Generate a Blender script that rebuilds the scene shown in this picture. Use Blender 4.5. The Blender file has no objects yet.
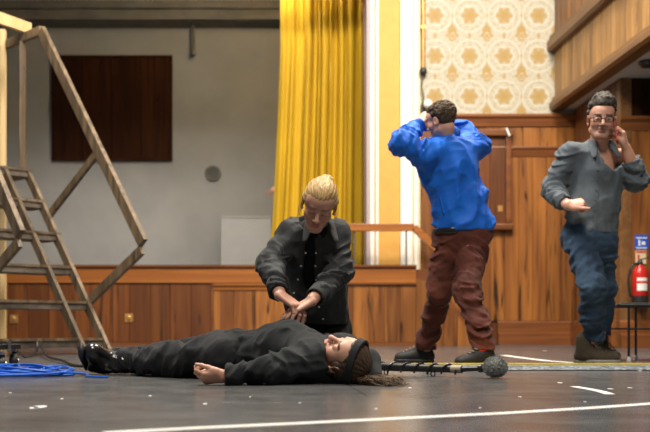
import bpy, math, random
import numpy as np
from mathutils import Vector, Matrix
random.seed(7)
PI = math.pi
scene = bpy.context.scene
col = scene.collection

# ------------------------------------------------------------------ camera, world, lights, exposure
F, PX, PY, CH = 1000.0, 250.0, 326.0, 0.24        # focal length and principal point in pixels of a 650x432 frame, eye height
cam_d = bpy.data.cameras.new('camera'); cam = bpy.data.objects.new('camera', cam_d); col.objects.link(cam)
cam.location = (0, 0, CH); cam.rotation_euler = (PI/2, 0, 0)
cam_d.sensor_width = 36; cam_d.lens = 36*F/650
cam_d.shift_x = (325-PX)/650; cam_d.shift_y = (PY-216)/650
cam_d.dof.use_dof = True; cam_d.dof.focus_distance = 4.45; cam_d.dof.aperture_fstop = 3.2
cam_d.clip_start = 0.05
scene.camera = cam

w = bpy.data.worlds.new('world'); scene.world = w; w.use_nodes = True
bg = w.node_tree.nodes['Background']; bg.inputs[0].default_value = (1.0, 0.93, 0.84, 1); bg.inputs[1].default_value = 0.12

def area(name, loc, target, size, power, color, size_y=None):
    l = bpy.data.lights.new(name, 'AREA'); l.energy = power; l.color = color
    l.shape = 'RECTANGLE'; l.size = size; l.size_y = size_y or size
    o = bpy.data.objects.new(name, l); col.objects.link(o); o.location = loc
    o.rotation_euler = (Vector(target)-Vector(loc)).to_track_quat('-Z', 'Y').to_euler()
    return o
area('hall_ceiling_light', (2.6, 7.6, 6.6), (2.4, 9.5, 0), 1.6, 560, (1.0, 0.90, 0.76))
area('hall_ceiling_light', (-1.2, 6.0, 6.6), (-0.6, 8.2, 0), 1.6, 470, (1.0, 0.92, 0.80))
area('hall_ceiling_light', (0.6, 1.0, 6.6), (0.6, 3.0, 0), 1.8, 330, (1.0, 0.93, 0.83))
area('stage_flood_light', (0.4, 13.4, 5.6), (0.2, 5.5, 0.4), 0.7, 210, (1.0, 0.93, 0.80))
sb_ = area('added_back_wall_light', (-1.6, 14.2, 5.4), (-1.6, 16.9, 0.6), 4.5, 20, (1.0, 0.95, 0.88), 0.4); sb_.data.spread = 1.1  # unseen lamp, added to brighten the lower part of the stage back wall
scene.view_settings.view_transform = 'Standard'; scene.view_settings.look = 'None'
scene.view_settings.gamma = 1; scene.view_settings.use_curve_mapping = False
scene.view_settings.exposure = 0.35

# ------------------------------------------------------------------ helpers
def P(u, v, d):                        # a point of the place at distance d from the eye line
    return np.array([(u-PX)/F*d, d, CH+(PY-v)/F*d])
def V3(*a): return np.array(a, float)
def unit(a): a = np.asarray(a, float); return a/np.linalg.norm(a)

def wloc(o):
    l = Vector((0, 0, 0))
    while o is not None: l = l+o.location; o = o.parent
    return l
def tag(o, label=None, cat=None, group=None, kind=None):
    if label: o['label'] = label
    if cat: o['category'] = cat
    if group: o['group'] = group
    if kind: o['kind'] = kind
    return o
def empty(name, loc, label=None, cat=None, group=None, kind=None):
    o = bpy.data.objects.new(name, None); o.empty_display_size = 0.1; col.objects.link(o); o.location = tuple(loc)
    return tag(o, label, cat, group, kind)
def new(name, me, m, parent=None, loc=None):
    o = bpy.data.objects.new(name, me); col.objects.link(o)
    if m is not None and len(me.materials) == 0: me.materials.append(m)
    if parent is not None: o.parent = parent
    if loc is not None: o.location = tuple(Vector(loc)-(wloc(parent) if parent else Vector((0, 0, 0))))
    return o

class MB:
    """collects solids, then links them as one mesh object (coordinates are those of the place)"""
    def __init__(s): s.v = []; s.f = []
    def add(s, vs, fs):
        n = len(s.v); s.v += [tuple(map(float, p)) for p in vs]; s.f += [tuple(i+n for i in f) for f in fs]; return s
    def box(s, a, b):
        (x0, y0, z0), (x1, y1, z1) = a, b
        return s.add([(x0,y0,z0),(x1,y0,z0),(x1,y1,z0),(x0,y1,z0),(x0,y0,z1),(x1,y0,z1),(x1,y1,z1),(x0,y1,z1)],
                     [(0,3,2,1),(4,5,6,7),(0,1,5,4),(1,2,6,5),(2,3,7,6),(3,0,4,7)])
    def beam(s, a, b, w_, h_, up=(0, 0, 1)):               # square timber from a to b
        a = V3(*a); b = V3(*b); t = unit(b-a); up = V3(*up)
        if abs(np.dot(t, up)) > 0.98: up = V3(0, 1, 0)
        x = unit(np.cross(t, up)); y = np.cross(x, t)
        q = [(-1,-1),(1,-1),(1,1),(-1,1)]
        c = min(w_, h_)*0.06
        vs = []
        for e, p in ((0, a), (1, b)):
            for i, j in q: vs.append(p+x*i*w_/2+y*j*h_/2)
        return s.add(vs, [(0,1,2,3),(7,6,5,4),(0,4,5,1),(1,5,6,2),(2,6,7,3),(3,7,4,0)])
    def tube(s, pts, r, n=8, cap=True):
        pts = [V3(*p) for p in pts]; N = len(pts); rs = r if hasattr(r, '__len__') else [r]*N
        vs = []; prev = None
        for i, p in enumerate(pts):
            t = unit(pts[min(i+1, N-1)]-pts[max(i-1, 0)])
            ref = prev if prev is not None else (V3(0,0,1) if abs(t[2]) < .9 else V3(1,0,0))
            x = ref-t*np.dot(ref, t)
            if np.linalg.norm(x) < 1e-6: x = np.cross(t, V3(.3,.5,.8))
            x = unit(x); y = np.cross(t, x); prev = x
            for k in range(n):
                a = 2*PI*k/n; vs.append(p+(x*math.cos(a)+y*math.sin(a))*rs[i])
        fs = []
        for i in range(N-1):
            for k in range(n): fs.append((i*n+k, i*n+(k+1)%n, (i+1)*n+(k+1)%n, (i+1)*n+k))
        if cap: fs += [tuple(range(n-1, -1, -1)), tuple((N-1)*n+k for k in range(n))]
        return s.add(vs, fs)
    def lathe(s, c, prof, axis=(0, 0, 1), n=20):             # prof: (radius, height) pairs along axis
        a = unit(axis); x = unit(np.cross(a, V3(.3,.9,.1) if abs(a[1]) < .9 else V3(1,0,0))); y = np.cross(a, x); c = V3(*c)
        vs = []; fs = []
        for r, h in prof:
            for k in range(n):
                t = 2*PI*k/n; vs.append(c+a*h+(x*math.cos(t)+y*math.sin(t))*r)
        for i in range(len(prof)-1):
            for k in range(n): fs.append((i*n+k, i*n+(k+1)%n, (i+1)*n+(k+1)%n, (i+1)*n+k))
        fs += [tuple(range(n-1, -1, -1)), tuple((len(prof)-1)*n+k for k in range(n))]
        return s.add(vs, fs)
    def prism(s, pts, y0, y1):                                # (x, z) outline extruded along y
        n = len(pts); ar = sum(pts[i][0]*pts[(i+1)%n][1]-pts[(i+1)%n][0]*pts[i][1] for i in range(n))
        if ar < 0: pts = pts[::-1]
        vs = [(x, y0, z) for x, z in pts]+[(x, y1, z) for x, z in pts]
        return s.add(vs, [tuple(range(n)), tuple(range(2*n-1, n-1, -1))]+[(i, i+n, (i+1)%n+n, (i+1)%n) for i in range(n)])
    def profx(s, prof, x0, x1):                               # (y, z) outline extruded along x
        n = len(prof); ar = sum(prof[i][0]*prof[(i+1)%n][1]-prof[(i+1)%n][0]*prof[i][1] for i in range(n))
        if ar < 0: prof = prof[::-1]
        vs = [(x0, y, z) for y, z in prof]+[(x1, y, z) for y, z in prof]
        return s.add(vs, [tuple(range(n-1, -1, -1)), tuple(range(n, 2*n))]+[(i, (i+1)%n, (i+1)%n+n, i+n) for i in range(n)])
    def profy(s, prof, y0, y1):                               # (x, z) outline extruded along y
        return s.prism(prof, y0, y1)
    def build(s, name, m, parent=None, smooth=False, loc=None, bevel=0):
        me = bpy.data.meshes.new(name)
        off = wloc(parent) if parent is not None else (Vector(loc) if loc is not None else Vector((0, 0, 0)))
        me.from_pydata([tuple(Vector(p)-off) for p in s.v], [], s.f); me.validate()
        if smooth:
            me.polygons.foreach_set('use_smooth', [True]*len(me.polygons))
            try: me.set_sharp_from_angle(angle=math.radians(50))
            except Exception: pass
        o = new(name, me, m, parent)
        if parent is None and loc is not None: o.location = tuple(loc)
        if bevel:
            b = o.modifiers.new('bevel', 'BEVEL'); b.width = bevel; b.segments = 2; b.limit_method = 'ANGLE'
        return o

def chamfer_box_mesh(name, sx, sy, sz, c):                    # board whose front (-y) edges are eased; origin at the bottom centre back
    x, z = sx/2, sz
    vs = [(-x,0,0),(x,0,0),(x,0,z),(-x,0,z),(-x,-sy+c,0),(x,-sy+c,0),(x,-sy+c,z),(-x,-sy+c,z),
          (-x+c,-sy,c),(x-c,-sy,c),(x-c,-sy,z-c),(-x+c,-sy,z-c)]
    fs = [(0,3,2,1),(8,9,10,11),(4,5,9,8),(5,6,10,9),(6,7,11,10),(7,4,8,11),(0,1,5,4),(1,2,6,5),(2,3,7,6),(3,0,4,7)]
    me = bpy.data.meshes.new(name); me.from_pydata(vs, [], fs); return me

# ------------------------------------------------------------------ materials
class E:
    """arithmetic on shader sockets"""
    nt = None
    def __init__(s, k): s.k = k
    @staticmethod
    def op(o, *a):
        n = E.nt.nodes.new('ShaderNodeMath'); n.operation = o
        for i, q in enumerate(a):
            if isinstance(q, E): E.nt.links.new(q.k, n.inputs[i])
            else: n.inputs[i].default_value = q
        return E(n.outputs[0])
    def __add__(s, o): return E.op('ADD', s, o)
    __radd__ = __add__
    def __sub__(s, o): return E.op('SUBTRACT', s, o)
    def __rsub__(s, o): return E.op('SUBTRACT', o, s)
    def __mul__(s, o): return E.op('MULTIPLY', s, o)
    __rmul__ = __mul__
    def __truediv__(s, o): return E.op('DIVIDE', s, o)
def sm(x, a, b):                                              # smoothstep
    n = E.nt.nodes.new('ShaderNodeMapRange'); n.interpolation_type = 'SMOOTHSTEP'
    E.nt.links.new(x.k, n.inputs[0]); n.inputs[1].default_value = a; n.inputs[2].default_value = b
    return E(n.outputs[0])
def mixc(f, a, b):
    n = E.nt.nodes.new('ShaderNodeMix'); n.data_type = 'RGBA'
    if isinstance(f, E): E.nt.links.new(f.k, n.inputs[0])
    else: n.inputs[0].default_value = f
    for i, q in ((6, a), (7, b)):
        if isinstance(q, (tuple, list)): n.inputs[i].default_value = (*q[:3], 1)
        else: E.nt.links.new(q, n.inputs[i])
    return n.outputs[2]
def coords(kind='Object', scale=(1, 1, 1), loc=None):
    t = E.nt.nodes.new('ShaderNodeTexCoord')
    if kind == 'World':
        g = E.nt.nodes.new('ShaderNodeNewGeometry'); src = g.outputs['Position']
    else: src = t.outputs[kind]
    m = E.nt.nodes.new('ShaderNodeMapping'); m.inputs['Scale'].default_value = scale
    E.nt.links.new(src, m.inputs['Vector'])
    if loc is not None:
        if isinstance(loc, E): E.nt.links.new(loc.k, m.inputs['Location'])
        else: m.inputs['Location'].default_value = loc
    return m.outputs[0]
def noise(vec, scale, detail=4, rough=0.55, dist=0.0):
    n = E.nt.nodes.new('ShaderNodeTexNoise'); n.inputs['Scale'].default_value = scale
    n.inputs['Detail'].default_value = detail; n.inputs['Roughness'].default_value = rough; n.inputs['Distortion'].default_value = dist
    E.nt.links.new(vec, n.inputs['Vector']); return E(n.outputs[0])
def xyz(vec):
    n = E.nt.nodes.new('ShaderNodeSeparateXYZ'); E.nt.links.new(vec, n.inputs[0]); return E(n.outputs[0]), E(n.outputs[1]), E(n.outputs[2])
def rnd():
    n = E.nt.nodes.new('ShaderNodeObjectInfo'); return E(n.outputs['Random'])
def start(name):
    m = bpy.data.materials.new(name); m.use_nodes = True; E.nt = m.node_tree
    return m, m.node_tree.nodes['Principled BSDF']
def setin(b, name, v):
    if isinstance(v, E): E.nt.links.new(v.k, b.inputs[name])
    elif hasattr(v, 'is_output'): E.nt.links.new(v, b.inputs[name])
    elif isinstance(v, (tuple, list)): b.inputs[name].default_value = (*v[:3], 1)
    else: b.inputs[name].default_value = v
def bump(b, h, strength=0.3, dist=0.01):
    n = E.nt.nodes.new('ShaderNodeBump'); n.inputs['Strength'].default_value = strength; n.inputs['Distance'].default_value = dist
    E.nt.links.new(h.k, n.inputs['Height']); E.nt.links.new(n.outputs[0], b.inputs['Normal'])

def plain(name, c, rough=0.5, metal=0.0, var=0.12, scale=30, bmp=0.0, spec=None, c2=None, kind='Object'):
    m, b = start(name); v = coords(kind); n = noise(v, scale, 4)
    d = c2 or tuple(x*(1-var*2) for x in c)
    setin(b, 'Base Color', mixc(sm(n, 0.3, 0.7), d, c)); b.inputs['Roughness'].default_value = rough; b.inputs['Metallic'].default_value = metal
    if spec is not None: b.inputs['Specular IOR Level'].default_value = spec
    if bmp: bump(b, n, bmp, 0.004)
    return m
def wood(name, dark, mid, light, axis='z', rough=0.32, figure=1.0, tint=0.35, gscale=1.0):
    """veneer with long streaks along one axis, different on each object"""
    m, b = start(name); r = rnd()
    s = {'z': (1, 1, 0.06), 'x': (0.06, 1, 1), 'y': (1, 0.06, 1)}[axis]
    base = coords('World', s)
    n2 = E.nt.nodes.new('ShaderNodeVectorMath'); n2.operation = 'ADD'; E.nt.links.new(base, n2.inputs[0])
    cb = E.nt.nodes.new('ShaderNodeCombineXYZ'); E.nt.links.new((r*37.0).k, cb.inputs[0]); E.nt.links.new((r*11.0).k, cb.inputs[2])
    E.nt.links.new(cb.outputs[0], n2.inputs[1]); v = n2.outputs[0]
    broad = noise(v, 5.5*gscale, 3, 0.5, 1.2); fine = noise(v, 38*gscale, 4, 0.6, 0.4); fig = noise(v, 11*gscale, 2, 0.5, 2.0)
    c = mixc(sm(broad, 0.32, 0.68), mid, light)
    c = mixc(sm(fig, 0.56, 0.74)*figure, c, dark)
    c = mixc(sm(fine, 0.5, 0.8)*0.45, c, dark)
    c = mixc(sm(r, 0.35, 1.0)*tint, c, dark)
    setin(b, 'Base Color', c); setin(b, 'Roughness', rough+fine*0.15); bump(b, fine, 0.08, 0.003)
    return m
M = {}
M['panel'] = wood('panel_wood', (0.022,0.007,0.002), (0.155,0.050,0.011), (0.35,0.132,0.026), figure=1.0, tint=0.35)
M['dpanel'] = wood('dark_panel_wood', (0.020,0.006,0.002), (0.11,0.031,0.006), (0.20,0.062,0.012), figure=0.9, tint=0.35)
M['trim'] = wood('trim_wood', (0.04,0.012,0.004), (0.14,0.042,0.010), (0.22,0.075,0.018), axis='x', figure=0.35, tint=0.2)
M['fascia'] = wood('fascia_wood', (0.07,0.02,0.005), (0.26,0.08,0.012), (0.36,0.125,0.022), axis='x', figure=0.3, tint=0.15)
M['slat'] = wood('balcony_wood', (0.09,0.036,0.009), (0.30,0.14,0.035), (0.46,0.25,0.08), figure=0.7, tint=0.55, gscale=1.3)
M['btrim'] = wood('balcony_trim_wood', (0.045,0.018,0.006), (0.14,0.06,0.019), (0.21,0.10,0.035), axis='y', figure=0.3, tint=0.1)
M['timber'] = wood('weathered_timber', (0.016,0.010,0.006), (0.085,0.055,0.029), (0.20,0.138,0.080), axis='z', figure=0.9, tint=0.3, rough=0.45, gscale=1.6)
M['pine'] = wood('new_pine', (0.35,0.2,0.07), (0.60,0.41,0.18), (0.70,0.52,0.27), axis='z', figure=0.25, tint=0.1, rough=0.5)
M['tread'] = wood('worn_tread', (0.012,0.009,0.007), (0.045,0.034,0.026), (0.13,0.105,0.08), axis='x', figure=0.5, tint=0.1, rough=0.4)
M['gold'] = plain('ochre_paint', (0.66,0.35,0.07), 0.6, var=0.04, scale=6)
M['white'] = plain('white_paint', (0.90,0.87,0.81), 0.55, var=0.02, scale=5)
M['mauve'] = plain('mauve_edge_paint', (0.42,0.33,0.33), 0.6, var=0.05)
M['cream'] = plain('cream_edge_paint', (0.72,0.60,0.38), 0.6, var=0.05)
M['plaster'] = plain('grey_plaster', (0.265,0.262,0.258), 0.85, var=0.06, scale=1.6, bmp=0.1)
M['soffit'] = plain('soffit_paint', (0.50,0.47,0.44), 0.8, var=0.03, scale=3)
M['beam'] = plain('stage_beam_paint', (0.13,0.122,0.105), 0.7, var=0.15, scale=3)
M['boardwhite'] = plain('white_board', (0.36,0.36,0.36), 0.7, var=0.03, scale=4)
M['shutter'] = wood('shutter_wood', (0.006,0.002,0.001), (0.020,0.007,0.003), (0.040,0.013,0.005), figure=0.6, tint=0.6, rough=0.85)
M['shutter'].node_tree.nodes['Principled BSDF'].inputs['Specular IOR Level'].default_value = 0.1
M['black_metal'] = plain('black_metal', (0.018,0.018,0.018), 0.35, var=0.15, spec=0.5)
M['chrome'] = plain('steel', (0.45,0.44,0.42), 0.3, 1.0, var=0.1)
M['brass'] = plain('brass_pipe', (0.55,0.33,0.09), 0.35, 0.6, var=0.15, scale=12)
M['black_plastic'] = plain('black_plastic', (0.02,0.02,0.02), 0.4, var=0.2)
M['rubber'] = plain('black_rubber', (0.014,0.014,0.015), 0.6, var=0.2)
M['red_paint'] = plain('red_enamel', (0.55,0.02,0.015), 0.25, var=0.05)
M['blue_sign'] = plain('blue_sign', (0.01,0.09,0.55), 0.4, var=0.03)
M['paper'] = plain('white_print', (0.82,0.82,0.80), 0.5, var=0.02)
M['redsign'] = plain('red_print', (0.6,0.03,0.02), 0.5, var=0.03)
M['tape'] = plain('white_tape', (0.88,0.87,0.85), 0.45, var=0.06, scale=25)
M['yellow'] = plain('yellow_strip', (0.85,0.62,0.03), 0.4, var=0.08, scale=18)
M['blue_cable'] = plain('blue_cable', (0.02,0.13,0.62), 0.28, var=0.08)
M['black_cable'] = plain('black_cable', (0.012,0.012,0.012), 0.4, var=0.1)
M['silver_tape'] = plain('worn_label_tape', (0.34,0.29,0.22), 0.5, var=0.1)
M['opal'] = plain('opal_glass', (0.9,0.88,0.82), 0.2, var=0.01)

# curtain velvet
m, b = start('yellow_velvet'); v = coords('World', (1, 1, 0.3)); n = noise(v, 2.5, 3)
setin(b, 'Base Color', mixc(sm(n, 0.3, 0.75), (0.46,0.275,0.002), (0.56,0.345,0.003))); b.inputs['Roughness'].default_value = 0.75
b.inputs['Sheen Weight'].default_value = 0.1; b.inputs['Sheen Tint'].default_value = (1, 0.8, 0.2, 1); bump(b, noise(v, 160, 2), 0.1, 0.002); M['curtain'] = m

# damask wallpaper
m, b = start('damask_wallpaper'); X, Y, Z = xyz(coords('World'))
tw, th = 0.432, 0.506
def tile(a, per, off): return E.op('FRACT', (a-off)/per)-0.5
def motif(ox, oz):
    x = tile(X, tw, ox)*tw; z = tile(Z, th, oz)*th
    r = E.op('SQRT', x*x+z*z); a = E.op('ARCTAN2', x, z); return x, z, r, a
GX, GZ = P(435, 0, 12.5)[0]+tw/2, P(0, 56, 12.5)[2]+th/2
x, z, r, a = motif(GX, GZ)
nn = noise(coords('World'), 26, 4)
petal = E.op('COSINE', a*6.0)*0.010+(nn-0.5)*0.09
core = 1.0-sm(r+petal*1.6, 0.075, 0.115)
eye = 1.0-sm(r+petal*1.5, 0.025, 0.040)
ring1 = sm(r+petal*0.4, 0.105, 0.115)*(1.0-sm(r+petal*0.4, 0.122, 0.132))
ring2 = sm(r+petal*0.3, 0.150, 0.160)*(1.0-sm(r+petal*0.3, 0.180, 0.192))
halo = sm(r, 0.185, 0.195)*(1.0-sm(r, 0.205, 0.215))
x2, z2, r2, a2 = motif(GX+tw/2, GZ+th/2)
leafy = E.op('ABSOLUTE', x2)*1.35+E.op('ABSOLUTE', z2)*0.85+E.op('COSINE', a2*6.0)*0.014+(nn-0.5)*0.05
palm = 1.0-sm(leafy-z2*0.35, 0.085, 0.115)
palm_in = sm(leafy, 0.03, 0.04)*(1.0-sm(leafy, 0.045, 0.055))
x3, z3, r3, a3 = motif(GX, GZ+th/2)
bud = 1.0-sm(E.op('ABSOLUTE', x3)*1.6+E.op('ABSOLUTE', z3)*0.8+(nn-0.5)*0.05, 0.03, 0.05)
x4, z4, r4, a4 = motif(GX+tw/2, GZ)
bud2 = 1.0-sm(E.op('ABSOLUTE', x4)*1.4+E.op('ABSOLUTE', z4)*0.6+(nn-0.5)*0.04, 0.02, 0.035)
base = (0.43,0.40,0.315); gold = (0.34,0.215,0.05); pale = (0.53,0.51,0.44); soft = (0.34,0.295,0.195)
c = mixc(sm(nn, 0.45, 0.62)*0.7, base, soft)
c = mixc(halo*0.6, c, pale); c = mixc(ring2*0.4*sm(nn, 0.35, 0.55), c, soft); c = mixc(ring1*0.75, c, pale)
c = mixc(core*0.85, c, gold); c = mixc(eye*0.5, c, (0.33,0.19,0.035)); c = mixc(palm*0.9, c, gold); c = mixc(palm_in*0.6, c, pale); c = mixc(bud*0.75, c, gold); c = mixc(bud2*0.6, c, gold)
setin(b, 'Base Color', c); b.inputs['Roughness'].default_value = 0.6; M['wallpaper'] = m

# worn painted hardboard floor
m, b = start('stage_floor_paint'); v = coords('World'); r = rnd()
big = noise(v, 0.9, 4, 0.6); med = noise(v, 5, 5, 0.65); streak = noise(coords('World', (0.7, 6, 1)), 3.0, 5, 0.7); spot = noise(v, 42, 3, 0.5); fl = noise(v, 17, 2)
c = mixc(sm(big, 0.3, 0.7), (0.054,0.056,0.060), (0.096,0.098,0.101))
c = mixc(sm(med, 0.4, 0.75)*0.5, c, (0.125,0.127,0.130)); c = mixc(sm(streak, 0.52, 0.75)*0.6, c, (0.205,0.207,0.21)); c = mixc(sm(streak, 0.25, 0.45)*-0.7+0.7, c, (0.022,0.022,0.022))
c = mixc(sm(r, 0.5, 1.0)*0.3, c, (0.06,0.058,0.056)); c = mixc(sm(spot, 0.72, 0.77)*sm(fl, 0.45, 0.55), c, (0.48,0.47,0.45))
setin(b, 'Base Color', c); setin(b, 'Roughness', 0.12+med*0.22); b.inputs['Specular IOR Level'].default_value = 0.5; bump(b, med, 0.06, 0.004); M['floor'] = m

# speckled tread-plate rubber of the cable ramp
m, b = start('speckled_ramp'); v = coords('World'); n = noise(v, 75, 3, 0.6); n2 = noise(v, 22, 3)
c = mixc(sm(n, 0.46, 0.56), (0.04,0.05,0.06), (0.26,0.30,0.34)); c = mixc(sm(n2, 0.5, 0.62)*0.8, c, (0.07,0.085,0.10))
setin(b, 'Base Color', c); b.inputs['Roughness'].default_value = 0.4; bump(b, n, 0.4, 0.004); M['ramp'] = m

# fur of the windscreen
m, b = start('grey_fur'); v = coords('Object'); n = noise(v, 110, 4)
setin(b, 'Base Color', mixc(sm(n, 0.3, 0.7), (0.08,0.085,0.08), (0.42,0.43,0.41))); b.inputs['Roughness'].default_value = 0.9; M['fur'] = m

# ------------------------------------------------------------------ floor
SD, WD, BD, CD = 12.0, 12.5, 17.0, 13.3      # distances: stage front, hall end wall, stage back wall, curtain
floor = MB().box((-7, -1.5, -0.25), (8, 12.7, -0.012)).build('floor', M['floor']); tag(floor, kind='structure')
sheet = chamfer_box_mesh('floor_sheet', 1.0, 1.0, 0.012, 0.0)
def sheet_mesh(sx, sy):
    x, y, c, t = sx/2-0.0012, sy/2-0.0012, 0.0025, 0.0125
    vs = [(-x,-y,0),(x,-y,0),(x,y,0),(-x,y,0),(-x,-y,t-c),(x,-y,t-c),(x,y,t-c),(-x,y,t-c),(-x+c,-y+c,t),(x-c,-y+c,t),(x-c,y-c,t),(-x+c,y-c,t)]
    fs = [(0,3,2,1),(8,9,10,11),(0,1,5,4),(1,2,6,5),(2,3,7,6),(3,0,4,7),(4,5,9,8),(5,6,10,9),(6,7,11,10),(7,4,8,11)]
    me = bpy.data.meshes.new('floor_sheet'); me.from_pydata(vs, [], fs); me.materials.append(M['floor']); return me
sh = sheet_mesh(2.44, 1.22); bpy.data.meshes.remove(sheet)
for j in range(9):
    y = 1.60+j*1.22
    for i in range(6):
        xx = -6.1+(j % 2)*1.22+i*2.44+0.4
        if abs(xx) > 0.45*(y+0.61)+2.4: continue
        new('floor_sheet', sh, None, floor, (xx, y, -0.012))

# ------------------------------------------------------------------ stage front
ST = P(0, 265, SD)[2]                        # stage height
def X(u, d): return (u-PX)/F*d
def Z(v, d): return CH+(PY-v)/F*d
xl, xr = -6.2, X(416, SD)
stage = empty('wall_stage_front', (0, SD, 0), kind='structure')
MB().box((xl, SD+0.03, -0.012), (xr, BD, ST-0.012)).build('stage_core', M['dpanel'], stage)
MB().box((xl, SD-0.015, ST-0.012), (xr, BD, ST)).build('stage_deck', M['tread'], stage)
MB().profx([(SD-0.05, ST), (SD-0.05, ST-0.025), (SD-0.03, ST-0.04), (SD+0.02, ST-0.04), (SD+0.02, ST)], xl, xr).build('nosing', M['trim'], stage)
zf = Z(283, SD)
MB().box((xl, SD-0.022, zf), (xr, SD+0.03, ST-0.04)).build('fascia_board', M['fascia'], stage, bevel=0.004)
MB().box((xl, SD-0.02, 0.0), (xr, SD+0.03, 0.045)).build('base_rail', M['trim'], stage)
pw = 0.243
mesh_full = chamfer_box_mesh('plank', pw-0.002, 0.03, zf-0.047, 0.004); mesh_low = chamfer_box_mesh('plank', pw-0.002, 0.03, zf-0.047-0.085, 0.004)
xs = X(211, SD); k = 0
while xs-(k+1)*pw > xl:
    new('plank', mesh_full, M['panel'] if k % 3 else M['dpanel'], stage, (xs-(k+0.5)*pw, SD+0.03, 0.046)); k += 1
k = 0
xq = xs+0.03
while xq+pw < X(352, SD):
    new('plank', mesh_low, M['panel'], stage, (xq+pw/2, SD+0.03, 0.046)); xq += pw
MB().box((xs, SD-0.012, 0.046), (xs+0.03, SD+0.03, zf)).build('stile', M['trim'], stage)
MB().profx([(SD-0.035, zf-0.005), (SD-0.035, zf-0.03), (SD-0.015, zf-0.05), (SD-0.012, zf-0.085), (SD+0.03, zf-0.085), (SD+0.03, zf-0.005)], xs+0.03, xq).build('panel_rail', M['fascia'], stage)
MB().box((xq, SD-0.03, 0.046), (xq+0.03, SD+0.03, zf)).build('stile', M['trim'], stage)
xq += 0.03
nb = 5; wq = (xr-xq)/nb
mq = chamfer_box_mesh('plank', wq-0.002, 0.03, zf-0.047-0.02, 0.003)
for i in range(nb): new('plank', mq, M['panel'], stage, (xq+(i+0.5)*wq, SD+0.03, 0.046))
MB().box((xq, SD-0.026, zf-0.02), (xr, SD+0.03, zf)).build('panel_rail', M['trim'], stage)
# pull plate and knob on the store doors
for u, v in ((129, 318), (14, 319)):
    p = P(u, v, SD)
    kb = MB().box((p[0]-0.05, SD-0.012, p[2]-0.05), (p[0]+0.05, SD+0.0, p[2]+0.05)).build('pull_plate', M['slat'], stage, bevel=0.004)
    MB().lathe((p[0], SD-0.012, p[2]), [(0.03, 0), (0.03, 0.006), (0.02, 0.01)], (0, -1, 0), 16).build('finger_pull', M['brass'], kb)

# side steps of the stage with handrail
ss = empty('stage_steps', (xr, SD, 0), 'wood panelled side steps leading down from the stage with sloping handrail', 'steps')
y0, y1 = SD, WD-0.04
nst = 5; run = 0.165; rise = ST/nst
xe = xr+0.02
MB().prism([(xr, 0.0), (xr+nst*run, 0.0), (xr+nst*run, 0.06), (xr+0.12, ST-0.05), (xr, ST-0.05)], y0+0.025, y0+0.055).build('stringer', M['trim'], ss)
for i in range(nst):
    a_, b_ = xr+i*run+0.003, xr+(i+1)*run-0.003
    za = min(ST-0.16, 0.06+(xr+nst*run-a_)/(nst*run-0.12)*(ST-0.11)-0.10); zb = max(0.02, 0.06+(xr+nst*run-b_)/(nst*run-0.12)*(ST-0.11)-0.10)
    MB().prism([(a_, 0.0), (b_, 0.0), (b_, zb), (a_, max(za, zb))], y0, y0+0.028).build('side_plank', M['panel'], ss)
    MB().box((a_-0.003, y0+0.056, ST-(i+1)*rise-0.03), (b_+0.02, y1, ST-(i+1)*rise if i < nst-1 else 0.002)).build('tread', M['tread'], ss) if i < nst-1 else None
    MB().box((a_-0.003, y0+0.06, 0.0), (a_+0.012, y1, ST-(i+1)*rise-0.03)).build('riser', M['trim'], ss) if i < nst-1 else None
rail_z = Z(227, SD)
hr = MB()
hr.beam((X(350, SD), SD+0.06, rail_z), (X(415, SD), SD+0.06, rail_z), 0.06, 0.09)
hr.beam((X(414.4, SD), SD+0.06, rail_z+0.004), (xr+0.76, SD+0.06, rail_z-0.74), 0.06, 0.085)
hr.build('handrail', M['fascia'], ss, bevel=0.006)
for xx, zz0, zz1 in ((X(407, SD), ST, rail_z-0.04), (X(355, SD), ST, rail_z-0.04), (xr+0.72, 0.06, rail_z-0.72)):
    MB().tube([(xx, SD+0.06, zz0), (xx, SD+0.06, zz1)], 0.011, 8).build('baluster', M['beam'], ss, True)

# ------------------------------------------------------------------ stage house
wb = MB().box((-8, BD, ST-0.2), (6, BD+0.2, 7.5)).build('wall_stage_back', M['plaster']); tag(wb, kind='structure')
wl = MB().box((-8, WD+0.3, ST), (-7.8, BD, 7.5)).build('wall_stage_left', M['plaster']); tag(wl, kind='structure')
wr = MB().box((5.0, WD+0.3, ST-0.2), (5.2, BD, 7.5)).build('wall_stage_right', M['plaster']); tag(wr, kind='structure')
sc = MB().box((-8, WD+0.3, 7.3), (5.2, BD, 7.5)).build('ceiling_stage', M['plaster']); tag(sc, kind='structure')
zb0 = Z(21, 16.6)
bm_ = empty('trim_1', (0, 16.6, zb0), kind='structure')
for k_, (ya, yb, za, zb) in enumerate(((16.5, 16.99, zb0, zb0+0.07), (16.62, 16.99, zb0+0.07, zb0+0.20), (16.54, 16.99, zb0+0.20, zb0+0.27), (16.66, 16.99, zb0+0.27, zb0+0.8))):
    MB().box((-7.8, ya, za), (4.98, yb, zb)).build('beam_moulding', M['beam'], bm_)
# wall bracket that hangs below the beam
p0, p1 = P(193, 22, 16.85), P(193, 55, 16.85)
br = empty('pipe_bracket', (p0[0], 16.9, p1[2]), 'short grey pipe hanging below the beam on the plaster wall', 'pipe')
MB().tube([(p0[0], 16.85, p1[2]), (p0[0], 16.85, p0[2]-0.002)], 0.035, 10).build('pipe', M['beam'], br, True)
MB().lathe((p0[0], 16.85, p1[2]-0.01), [(0.045, 0), (0.045, 0.05)], (0, 0, 1), 10).build('end_cap', M['beam'], br)
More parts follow.
